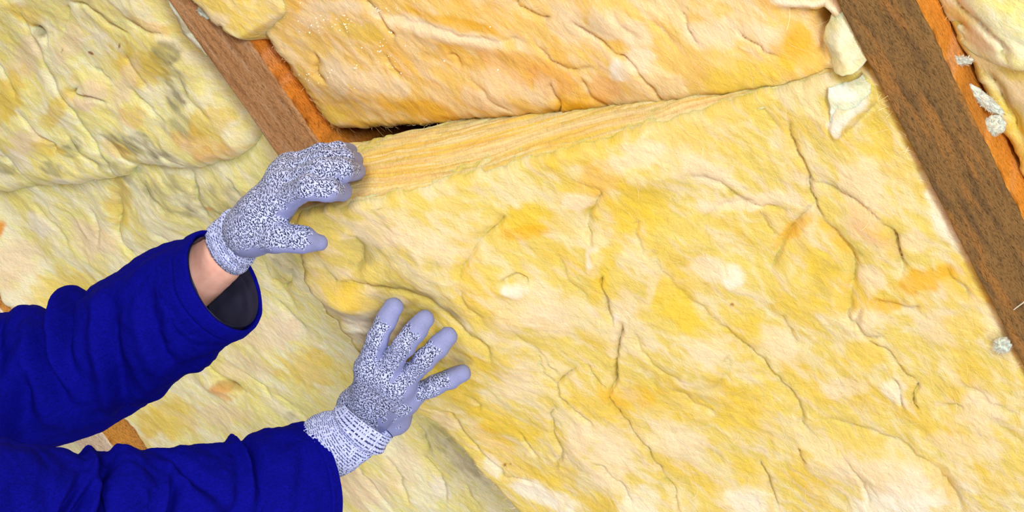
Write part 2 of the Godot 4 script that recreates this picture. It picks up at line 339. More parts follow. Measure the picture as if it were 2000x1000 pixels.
const BUMPS := {
	"A": [
		[0.008,-0.1952,0.377,19.9,-52.2,-34.9,-24.1],
		[-0.009,-0.2162,0.4604,24.2,-114.0,-145.6,-54.4],
		[0.007,-0.2181,0.4585,20.3,-132.3,-198.7,-45.6],
		[0.009,-0.3356,0.3732,3.1,-24.6,-11.8,-0.8],
		[0.009,-0.1705,0.3087,6.2,-14.9,-17.0,-11.8],
		[0.008,-0.2195,0.4175,30.8,-5.3,-0.0,-15.0],
		[0.008,-0.3366,0.3147,13.8,-22.5,-29.4,-40.9],
		[0.01,-0.2468,0.2774,48.1,-47.0,-32.0,-85.5],
		[0.007,-0.1014,0.3815,11.3,-28.7,-22.4,-15.4]
	],
	"B": [
		[0.008,-0.4247,0.2307,5.5,-13.5,-13.7,-9.7],
		[0.009,-0.2564,0.2182,13.9,-23.4,-9.8,-11.1],
		[0.008,-0.1436,0.1925,19.3,-17.0,-8.2,-22.7],
		[0.008,-0.2199,-0.0116,10.3,-14.4,-11.8,-13.8],
		[-0.01,-0.3394,-0.0253,32.9,-54.8,-73.1,-68.0],
		[0.008,-0.2432,-0.1993,10.3,-16.4,-12.9,-9.1],
		[-0.008,-0.3103,0.2374,72.6,-71.9,-9.2,-25.9],
		[0.008,-0.3603,-0.0211,28.0,-41.6,-65.2,-78.5]
	],
	"C": [

	],
	"D": [
		[0.007,0.2617,0.271,8.1,-9.1,-55.9,-72.7],
		[0.006,0.4088,0.1716,29.2,-32.7,-33.1,-33.7],
		[0.008,0.4166,0.2218,18.2,-21.1,-34.7,-34.9],
		[0.006,0.1351,0.2609,14.0,-20.1,-27.7,-29.2],
		[0.009,0.5362,0.1498,37.9,-27.6,-29.2,-43.3],
		[-0.014,0.558,0.1455,35.4,-17.6,-16.7,-39.2],
		[0.01,0.587,0.1231,93.2,-35.6,-11.7,-37.3],
		[-0.02,0.5766,0.1401,153.3,-74.4,-28.3,-66.2],
		[0.006,0.2616,0.1979,14.7,-13.8,-23.7,-37.2],
		[0.01,0.5775,0.1611,24.7,-17.5,-77.3,-112.7],
		[0.006,0.4777,0.1431,16.5,-8.9,-15.4,-37.3]
	],
	"E": [
		[0.006,0.3126,0.0383,97.1,-76.0,-37.1,-39.3],
		[0.008,0.239,0.0516,50.2,-42.8,-104.3,-86.1],
		[0.006,0.4054,-0.0411,15.0,-46.5,-59.2,-7.2],
		[-0.01,0.1517,0.0481,14.4,-18.1,-21.6,-17.1],
		[0.008,0.3313,-0.008,23.2,-20.5,-10.9,-9.5],
		[0.008,0.3377,-0.0919,13.7,-17.8,-22.6,-11.1],
		[0.007,0.5421,-0.0201,57.5,-11.7,-2.7,-17.6],
		[0.008,0.4918,-0.1313,45.1,-20.4,-20.4,-46.4],
		[0.006,0.453,-0.0761,33.7,-16.0,-13.6,-27.1],
		[0.007,0.1932,-0.1545,31.4,-25.5,-15.4,-16.1],
		[0.008,0.2224,0.0281,14.4,-21.5,-30.9,-10.5],
		[0.006,0.2055,-0.0863,60.8,-36.3,-34.1,-52.7],
		[0.008,0.4593,-0.3313,16.5,-9.8,-14.7,-21.7],
		[-0.008,0.481,-0.3466,101.2,-13.6,2.4,-23.3],
		[0.007,0.4109,-0.2761,14.8,-9.3,-23.8,-32.0],
		[0.008,0.5657,0.0629,22.1,-69.6,-38.0,-7.5],
		[-0.008,0.5737,0.0403,80.1,-9.3,-2.4,-34.8],
		[0.009,0.4052,0.0827,18.5,-6.4,-16.6,-46.9],
		[-0.009,0.134,0.1526,34.7,-61.9,-34.2,-18.5],
		[0.01,0.093,0.1098,18.7,-29.3,-64.7,-39.0],
		[0.007,0.2123,0.07,32.8,-20.3,-21.5,-28.9]
	],
	"F": [

	],
	"G": [

	]
}
const HAND_LEFT := {"palm": [[0.0786,0.2246,0.172,0.019],[0.1008,0.2329,0.17,0.0195],[0.0915,0.2259,0.172,0.0195],[0.124,0.2367,0.164,0.013],[0.1263,0.2454,0.154,0.013],[0.1216,0.2486,0.139,0.013],[0.1163,0.2491,0.121,0.012]], "index": [[0.1223,0.2362,0.164,0.012],[0.168,0.2404,0.172,0.0112],[0.1773,0.2291,0.163,0.0106],[0.1657,0.2144,0.136,0.0092]], "middle": [[0.1257,0.2456,0.154,0.0115],[0.1745,0.2443,0.152,0.0112],[0.1837,0.2334,0.14,0.0108],[0.1685,0.218,0.108,0.0092]], "ring": [[0.1227,0.2499,0.139,0.0105],[0.1664,0.2473,0.132,0.0096],[0.1753,0.2372,0.12,0.0092],[0.16,0.2223,0.09,0.0082]], "pinky": [[0.1156,0.2499,0.119,0.01],[0.1487,0.2475,0.112,0.009],[0.1582,0.24,0.1,0.0084],[0.1484,0.2281,0.076,0.0075]], "thumb": [[0.0873,0.2198,0.178,0.0155],[0.1158,0.213,0.186,0.0135],[0.1313,0.1998,0.178,0.0122],[0.1366,0.1877,0.168,0.0078]]}
const HAND_RIGHT := {"palm": [[0.0379,-0.0064,0.1631,0.02],[0.0897,0.0499,0.166,0.01],[0.1038,0.0388,0.1652,0.0115],[0.1081,0.0202,0.1596,0.0115],[0.095,-0.0011,0.1499,0.0115],[0.0582,-0.0214,0.1431,0.015],[0.0441,0.0152,0.1621,0.014]], "index": [[0.0934,0.0541,0.1645,0.0102],[0.1224,0.0764,0.1623,0.01],[0.1357,0.0872,0.151,0.0098],[0.1426,0.092,0.1422,0.0093]], "middle": [[0.1092,0.0422,0.1634,0.0108],[0.1424,0.0599,0.1617,0.0104],[0.1536,0.0648,0.1475,0.01],[0.1602,0.0672,0.1364,0.0094]], "ring": [[0.1154,0.0228,0.1575,0.0104],[0.149,0.0365,0.1551,0.0102],[0.1597,0.0383,0.1415,0.0098],[0.1679,0.0403,0.1311,0.0092]], "pinky": [[0.0988,-0.0014,0.1476,0.0098],[0.1305,0.0009,0.1438,0.0096],[0.1405,-0.0038,0.132,0.0094],[0.1484,-0.0064,0.1228,0.0088]], "thumb": [[0.0301,0.0055,0.1539,0.014],[0.0316,0.0115,0.1374,0.012],[0.0467,0.0151,0.132,0.0105]]}
const SLEEVE_LEFT := [[0.0481,0.1997,0.2058,-0.0053,0.0467,-0.0166],[0.0342,0.1988,0.2087,-0.0053,0.049,-0.0176],[0.0158,0.198,0.2109,-0.005,0.0518,-0.0191],[-0.0053,0.1969,0.2167,-0.0072,0.0536,-0.0182],[-0.0279,0.1948,0.224,-0.0111,0.0546,-0.0157],[-0.0719,0.1912,0.2387,-0.0084,0.0569,-0.0188],[-0.1131,0.1915,0.2536,-0.001,0.0588,-0.0252],[-0.1367,0.1894,0.2657,0.0086,0.0542,-0.0304],[-0.1719,0.2038,0.2765,0.0167,0.0562,-0.0374],[-0.1966,0.2145,0.2863,0.0224,0.052,-0.0398],[-0.2239,0.226,0.3083,0.0201,0.0523,-0.0382],[-0.2467,0.2325,0.3492,0.0163,0.0549,-0.0365],[-0.2596,0.2386,0.4092,0.0138,0.0603,-0.037],[-0.2521,0.2423,0.4683,0.01,0.0612,-0.0345]]
const SLEEVE_RIGHT := [[0.0048,-0.0167,0.2238,0.005,0.0483,-0.0251],[-0.0001,-0.0104,0.2354,0.0066,0.0488,-0.0265],[-0.0072,0.0053,0.259,0.0071,0.0484,-0.0267],[-0.0167,0.0222,0.2851,0.0098,0.0451,-0.0273],[-0.0219,0.0295,0.2991,0.0134,0.0408,-0.0281],[-0.0264,0.0467,0.3188,0.0138,0.0405,-0.0282],[-0.0291,0.0645,0.3395,0.0137,0.0404,-0.0282],[-0.0372,0.0859,0.3653,0.015,0.0377,-0.0279],[-0.0387,0.1076,0.3834,0.0158,0.0415,-0.0302],[-0.039,0.1189,0.3998,0.0128,0.042,-0.0281],[-0.0431,0.1214,0.411,0.0125,0.0376,-0.026],[-0.0433,0.1411,0.4264,0.0158,0.0404,-0.0297],[-0.0445,0.1656,0.4523,0.0181,0.0415,-0.032],[-0.0444,0.1833,0.471,0.0205,0.043,-0.0344],[-0.0477,0.2096,0.5016,0.0199,0.0474,-0.0359],[-0.0595,0.227,0.5426,0.0194,0.0517,-0.0375],[-0.0802,0.2327,0.5822,0.0171,0.0558,-0.0375]]
const CUFF_LEFT := [[0.0365,0.2169,0.1751,-0.0041,0.0234,-0.0073],[0.0441,0.2175,0.1718,-0.004,0.0256,-0.0083],[0.055,0.2208,0.1674,-0.0009,0.024,-0.0099],[0.0659,0.2228,0.1636,0.0007,0.0219,-0.0102],[0.076,0.2239,0.1609,0.0023,0.0213,-0.0111]]
const CUFF_RIGHT := [[0.017,0.005,0.2117,-0.0021,0.0273,-0.0105],[0.0261,0.0045,0.2078,-0.0026,0.03,-0.0113],[0.0393,0.0036,0.2022,-0.0043,0.0291,-0.0097],[0.0528,0.0036,0.196,-0.0083,0.0267,-0.0056],[0.0636,0.0044,0.1903,-0.0123,0.026,-0.0022],[0.0703,0.0064,0.1843,-0.0133,0.0245,-0.0008]]
const FOREARM_LEFT := [[0.0507,0.2191,0.1674,-0.0045,0.0188,-0.0049],[0.0325,0.2144,0.1752,-0.0065,0.0239,-0.0057],[0.0082,0.2094,0.1811,-0.0066,0.0258,-0.0064],[-0.0331,0.204,0.1946,-0.0064,0.029,-0.008],[-0.1022,0.197,0.2298,-0.0055,0.0322,-0.0101]]
const FOREARM_RIGHT := [[0.0514,-0.0012,0.182,-0.0048,0.0181,-0.0044],[0.0253,0.0002,0.201,-0.001,0.018,-0.0072],[0.0065,-0.0019,0.216,0.0001,0.024,-0.0107],[-0.0123,0.0168,0.2683,0.004,0.0255,-0.0143],[-0.0286,0.0595,0.3413,0.0063,0.025,-0.0157]]
const FLAP_LIFTED := [[0.5685,0.0882,-0.0037,0.5918,0.0878,-0.0134,0.004],[0.5611,0.0901,0.0018,0.5971,0.0778,-0.0144,0.006],[0.5591,0.0849,0.0042,0.596,0.0692,-0.0142,0.006],[0.5575,0.0801,0.0055,0.5935,0.0632,-0.0127,0.006],[0.5535,0.0685,0.0063,0.5751,0.0539,-0.008,0.005],[0.5488,0.0571,0.0052,0.5593,0.0492,-0.0049,0.004],[0.5432,0.0447,0.0024,0.5463,0.0446,-0.0013,0.0]]
const FLAP_UPPER := [[0.5868,0.1482,-0.014,0.6061,0.1437,-0.012,0.004],[0.5781,0.1389,-0.012,0.6033,0.1311,-0.01,0.01],[0.573,0.1295,-0.01,0.601,0.1202,-0.01,0.014],[0.5702,0.119,-0.008,0.6005,0.1113,-0.01,0.016],[0.5703,0.1109,-0.002,0.6,0.104,-0.009,0.017],[0.573,0.1044,0.006,0.5998,0.0991,-0.008,0.016]]
const FLAP_SQUARE := [[-0.1772,0.401,-0.038,-0.1605,0.3768,-0.039,0.001],[-0.1895,0.397,-0.035,-0.1661,0.3701,-0.036,0.002],[-0.1985,0.3917,-0.033,-0.1715,0.3646,-0.034,0.002],[-0.2051,0.3888,-0.032,-0.1765,0.3604,-0.033,0.002]]
const STRIP_EDGE := [[-0.0024,0.4249,-0.003,0.0031,0.4215,-0.005,0.002],[-0.0122,0.4017,-0.005,-0.0026,0.4,-0.005,0.003],[-0.0143,0.3916,-0.005,-0.0035,0.3895,-0.005,0.003],[-0.0131,0.3807,-0.005,-0.0027,0.3781,-0.005,0.003],[-0.0074,0.3659,-0.003,-0.0011,0.3633,-0.004,0.002],[-0.0031,0.3566,-0.002,-0.0014,0.3559,-0.003,0.0]]
const TUFTS := [[0.6608,-0.004,-0.028,0.012,0.01,0.006,0.3,0],[0.6621,0.0196,-0.032,0.006,0.024,0.004,0.42,0],[0.5904,-0.2031,-0.0041,0.009,0.009,0.007,0.2,0],[0.6574,0.0609,-0.032,0.013,0.004,0.004,-0.5,0],[0.0297,0.3975,-0.006,0.013,0.018,0.008,0.4,0]]
const TUFT_LABELS := ["bright white wool tuft on the orange side of the dark rafter","thin white wool wisp above the tuft on the dark rafter","small pale wool clump between the lifted batt and the dark rafter","small pinkish wool wisp under the folded batt by the dark rafter","fuzzy whitish wool clump lying on the brown rafter"]
const BEADS := [[0.172,0.3165],[0.1654,0.3207],[0.174,0.3235],[0.1881,0.3153],[0.1726,0.319],[0.1832,0.3183],[0.1821,0.3236],[0.1738,0.3245],[0.1701,0.3316],[0.1641,0.3276],[0.1748,0.3234],[0.1795,0.3266],[0.1738,0.321],[0.1829,0.3226],[0.1782,0.3307],[0.178,0.3317],[0.1277,0.3335],[0.1227,0.337],[0.1444,0.3329],[0.143,0.3296],[0.1493,0.3304],[0.1385,0.3368],[0.134,0.3361],[0.1324,0.3316],[0.1305,0.3425],[0.1399,0.343],[0.1614,0.3352],[0.1405,0.3355],[0.2126,0.2985],[0.2033,0.2911],[0.1968,0.2933],[0.2032,0.2949],[0.1918,0.286],[0.2157,0.301],[0.1968,0.2784],[0.19,0.2872],[0.183,0.2777],[0.1963,0.2894],[0.194,0.2902],[0.1978,0.2948],[0.2143,0.2972],[0.1764,0.2969],[0.1914,0.286],[0.1938,0.2898],[0.16,0.3272],[0.1565,0.3364],[0.1779,0.322],[0.1417,0.3272],[0.1698,0.3319],[0.1467,0.3368],[0.1549,0.3411],[0.1482,0.3408],[0.2339,0.3159],[0.2146,0.3213],[0.2248,0.3164],[0.2342,0.3151],[0.2247,0.3189],[0.2168,0.3204],[0.2348,0.3139],[0.2244,0.3196],[0.1937,0.2672],[0.1966,0.2663],[0.1997,0.271],[0.1978,0.2585],[0.1979,0.2775],[0.1904,0.2529],[0.1584,0.2855],[0.1568,0.2828],[0.1554,0.2824],[0.1571,0.2819],[0.1599,0.2841],[0.0927,0.3],[0.0964,0.2937],[0.1021,0.2962],[0.0993,0.2913],[0.0994,0.2964],[0.0953,0.2935],[0.1305,0.2904],[0.1269,0.2887],[0.1074,0.2844],[0.1326,0.2881],[0.1195,0.2847],[0.1145,0.2913],[0.1431,0.3602],[0.1284,0.3462],[0.1397,0.3581],[0.215,0.3237],[0.2137,0.3202],[0.2145,0.3237],[0.2087,0.3217],[0.2081,0.323],[0.2149,0.3222],[0.2933,0.2235],[0.3104,0.2626],[0.1417,0.2647],[0.2468,0.2515],[0.2462,0.2877],[0.2184,0.2799]]
const SPLINTER := [0.6214,-0.1637,0.0]
const LIFT_DOWN := [[-0.6,0.06],[-0.45,0.07],[-0.21,0.08],[-0.12,0.09],[-0.055,0.1],[0.012,0.115],[0.07,0.125],[0.128,0.135],[0.22,0.142]]
const LIFT_ACROSS := [[0.05,0.15],[0.107,0.146],[0.187,0.138],[0.258,0.1],[0.322,0.075],[0.386,0.05],[0.469,0.018],[0.53,0.002],[0.6,-0.012]]

const FIB := 1.27
const RAFTER := 0.057
const BAY := 0.6
const FLOOR_Y := -1.85

var FR := Basis(Vector3(1, 0, 0), Vector3(0, sin(PITCH), cos(PITCH)), Vector3(0, -cos(PITCH), sin(PITCH)))
var M := {}
var n_big := FastNoiseLite.new()
var n_mid := FastNoiseLite.new()
var n_fine := FastNoiseLite.new()
var n_ridge := FastNoiseLite.new()
var rng := RandomNumberGenerator.new()
var fibre_dir := Vector2(0.30, -0.954)

# ------------------------------------------------------------------ helpers
func roof(p: Vector3) -> Vector3:
	return FR * p

func tag(o: Node, label: String, category: String, group := "", kind := "") -> void:
	if label: o.set_meta("label", label)
	if category: o.set_meta("category", category)
	if group: o.set_meta("group", group)
	if kind: o.set_meta("kind", kind)

func part(called: String, mesh: Mesh, mat: Material, parent: Node) -> MeshInstance3D:
	var o := MeshInstance3D.new()
	o.name = called
	o.mesh = mesh
	if mat: o.material_override = mat
	o.cast_shadow = GeometryInstance3D.SHADOW_CASTING_SETTING_ON
	parent.add_child(o, true)
	return o

func in_roof(o: Node3D) -> Node3D:
	o.transform = Transform3D(FR, Vector3.ZERO)
	return o

func table(t: Array, x: float) -> float:
	if x <= t[0][0]: return t[0][1]
	for k in range(1, t.size()):
		if x <= t[k][0]:
			return lerpf(t[k - 1][1], t[k][1], (x - t[k - 1][0]) / (t[k][0] - t[k - 1][0]))
	return t[t.size() - 1][1]

func lin(r: int, g: int, b: int) -> Color:
	return Color8(r, g, b).srgb_to_linear()

func mesh_of(verts: PackedVector3Array, idx: PackedInt32Array, cols := PackedColorArray(), uvs := PackedVector2Array()) -> ArrayMesh:
	var arr := []
	arr.resize(Mesh.ARRAY_MAX)
	arr[Mesh.ARRAY_VERTEX] = verts
	arr[Mesh.ARRAY_INDEX] = idx
	if cols.size(): arr[Mesh.ARRAY_COLOR] = cols
	if uvs.size(): arr[Mesh.ARRAY_TEX_UV] = uvs
	var st := SurfaceTool.new()
	st.create_from_arrays(arr)
	st.generate_normals()
	return st.commit()

func box_mesh(size: Vector3) -> BoxMesh:
	var b := BoxMesh.new()
	b.size = size
	return b

# ------------------------------------------------------------------ textures
func strokes(n: int, count: int, len_lo: int, len_hi: int, ang: float, spread: float, amp: float, sd: int) -> PackedFloat32Array:
	var a := PackedFloat32Array()
	a.resize(n * n)
	var r := RandomNumberGenerator.new()
	r.seed = sd
	for k in count:
		var x := r.randf() * n
		var y := r.randf() * n
		var t := ang + r.randfn() * spread
		var bend := r.randfn() * 0.006
		var l := r.randi_range(len_lo, len_hi)
		var v := r.randf_range(-amp, amp)
		for j in l:
			var f := sin(PI * j / l) * v
			a[(int(y) & (n - 1)) * n + (int(x) & (n - 1))] += f
			a[(int(y + 1) & (n - 1)) * n + (int(x) & (n - 1))] += f * 0.6
			x += cos(t)
			y += sin(t)
			if x < 0: x += n
			if y < 0: y += n
			t += bend
	return a

func grey_image(a: PackedFloat32Array, n: int, lo: float, hi: float, mid: float) -> Image:
	var b := PackedByteArray()
	b.resize(n * n)
	for k in n * n:
		b[k] = int(clampf(mid + a[k], lo, hi) * 255.0)
	return Image.create_from_data(n, n, false, Image.FORMAT_L8, b)

func tex(im: Image) -> ImageTexture:
	return ImageTexture.create_from_image(im)

func knit_image(n: int, sd: int, rows: int, cover: float, light: Color, dark: Color, ribbed: bool) -> Image:
	var im := Image.create(n, n, false, Image.FORMAT_RGB8)
	im.fill(light)
	var r := RandomNumberGenerator.new()
	r.seed = sd
	var step := n / rows
	for j in rows:
		var x := 0
		while x < n:
			var l := r.randi_range(step / 3, step) if not ribbed else r.randi_range(step / 3, int(step * 1.4))
			if r.randf() < cover:
				var tone := r.randf_range(0.0, 0.25)
				var c := dark.lerp(light, tone)
				if ribbed:
					for q in l:
						im.fill_rect(Rect2i(posmod(x + q, n), posmod(j * step + int(2.0 * sin(q * 1.3)), n), 1, maxi(2, step / 3)), c)
				else:
					var lean := 1 if r.randf() < 0.5 else -1
					var y0 := j * step + r.randi_range(-step / 3, step / 3)
					for q in l:
						im.fill_rect(Rect2i(posmod(x + q * lean / 2, n), posmod(y0 + q, n), maxi(2, step / 3), 1), c)
			else:
				if r.randf() < 0.3:
					im.fill_rect(Rect2i(x, j * step, mini(l, n - x), step / 2), light.lightened(0.3))
			x += maxi(2, l * 2 / 3)
	return im

func make_materials() -> void:
	var n := 1024
	var a := strokes(n, 20000, 30, 140, FIB, 0.17, 0.075, 11)
	var soft := strokes(n, 3500, 60, 220, FIB, 0.30, 0.11, 12)
	for k in n * n: a[k] += 0.5 * soft[k]
	var wool := StandardMaterial3D.new()
	wool.albedo_texture = tex(grey_image(a, n, 0.66, 1.0, 0.91))
	var bump := grey_image(a, n, 0.0, 1.0, 0.5)
	bump.bump_map_to_normal_map(2.2)
	wool.normal_enabled = true
	wool.normal_texture = tex(bump)
	wool.normal_scale = 0.32
	wool.uv1_triplanar = true
	wool.uv1_scale = Vector3(4.4, 4.4, 4.4)
	wool.vertex_color_use_as_albedo = true
	wool.roughness = 1.0
	wool.metallic_specular = 0.15
	wool.subsurf_scatter_enabled = true
	wool.subsurf_scatter_strength = 0.5
	M.wool = wool

	var strand := StandardMaterial3D.new()
	strand.vertex_color_use_as_albedo = true
	strand.roughness = 0.75
	strand.metallic_specular = 0.3
	M.strand = strand

	# rough-sawn timber
	var m := 512
	var g := strokes(m, 9000, 6, 24, 1.42, 0.10, 0.36, 21)
	var g2 := strokes(m, 900, 80, 260, 1.57, 0.04, 0.13, 22)
	for k in m * m: g[k] += g2[k]
	var wood := StandardMaterial3D.new()
	wood.albedo_texture = tex(grey_image(g, m, 0.46, 1.0, 0.90))
	var wb := grey_image(g, m, 0.0, 1.0, 0.5)
	wb.bump_map_to_normal_map(4.0)
	wood.normal_enabled = true
	wood.normal_texture = tex(wb)
	wood.normal_scale = 0.9
	wood.uv1_triplanar = true
	wood.uv1_scale = Vector3(9.0, 9.0, 9.0)
	wood.vertex_color_use_as_albedo = true
	wood.roughness = 0.92
	wood.metallic_specular = 0.2
	M.wood = wood

	# glove: flecked knit on the back, smooth coating on palm side and fingertips
	var knit := StandardMaterial3D.new()
	var ki := knit_image(512, 31, 32, 0.92, Color8(186, 198, 244), Color8(10, 13, 46), false)
	knit.albedo_texture = tex(ki)
	var kb := ki.duplicate()
	kb.convert(Image.FORMAT_L8)
	kb.bump_map_to_normal_map(2.0)
	knit.normal_enabled = true
	knit.normal_texture = tex(kb)
	knit.normal_scale = 0.6
	knit.uv1_triplanar = true
	knit.uv1_scale = Vector3(13, 13, 13)
	knit.uv1_triplanar_sharpness = 10.0
	knit.roughness = 0.9
	knit.metallic_specular = 0.25
	M.knit = knit
	var rib := StandardMaterial3D.new()
	rib.albedo_texture = tex(knit_image(512, 33, 32, 0.62, Color8(180, 192, 240), Color8(22, 28, 78), true))
	rib.roughness = 0.95
	rib.metallic_specular = 0.2
	M.rib = rib
	var coat := StandardMaterial3D.new()
	var ca := strokes(256, 5000, 2, 5, 0.9, 1.2, 0.16, 41)
	coat.albedo_texture = tex(grey_image(ca, 256, 0.66, 1.0, 0.9))
	coat.albedo_color = Color8(150, 160, 218)
	coat.uv1_triplanar = true
	coat.uv1_scale = Vector3(20, 20, 20)
	coat.roughness = 0.6
	coat.metallic_specular = 0.4
	M.coat = coat

	# jacket
	var tw := strokes(256, 9000, 3, 9, 0.78, 0.1, 0.22, 51)
	var navy := StandardMaterial3D.new()
	navy.albedo_texture = tex(grey_image(tw, 256, 0.6, 1.0, 0.88))
	navy.albedo_color = Color8(11, 13, 146)
	var nb := grey_image(tw, 256, 0.0, 1.0, 0.5)
	nb.bump_map_to_normal_map(1.2)
	navy.normal_enabled = true
	navy.normal_texture = tex(nb)
	navy.normal_scale = 0.4
	navy.uv1_triplanar = true
	navy.uv1_scale = Vector3(14, 14, 14)
	navy.roughness = 0.85
	navy.metallic_specular = 0.12
	M.navy = navy
	var lining := StandardMaterial3D.new()
	lining.albedo_color = Color8(38, 40, 62)
	lining.roughness = 0.45
	lining.metallic_specular = 0.4
	M.lining = lining
	var skin := StandardMaterial3D.new()
	var sn := NoiseTexture2D.new()
	sn.width = 256
	sn.height = 256
	sn.seamless = true
	sn.noise = FastNoiseLite.new()
	sn.noise.frequency = 0.03
	var ramp := Gradient.new()
	ramp.set_color(0, Color8(228, 166, 150))
	ramp.set_color(1, Color8(246, 200, 186))
	sn.color_ramp = ramp
	skin.albedo_texture = sn
	skin.uv1_triplanar = true
	skin.uv1_scale = Vector3(12, 12, 12)
	skin.roughness = 0.55
	skin.subsurf_scatter_enabled = true
	skin.subsurf_scatter_strength = 0.15
	M.skin = skin
	for q in [["hair", Color8(60, 44, 34), 0.7], ["trousers", Color8(24, 26, 60), 0.9], ["boot", Color8(40, 34, 30), 0.6], ["board", Color8(205, 178, 138), 0.9], ["plaster", Color8(226, 220, 206), 0.95], ["deck", Color8(120, 84, 54), 0.9], ["steel", Color8(60, 62, 66), 0.5]]:
		var mm := StandardMaterial3D.new()
		mm.albedo_color = q[1]
		mm.roughness = q[2]
		M[q[0]] = mm

# ------------------------------------------------------------------ mineral wool batts
# colour classes: white, cream, yellow, deep yellow, orange, grey (dirt, plus shade painted beside the lifted batt), brown crumb
func classes() -> Array:
	return [lin(251, 245, 232), lin(246, 225, 192), lin(236, 204, 72), lin(236, 180, 36), lin(238, 172, 84), lin(150, 146, 118), lin(150, 84, 44)]

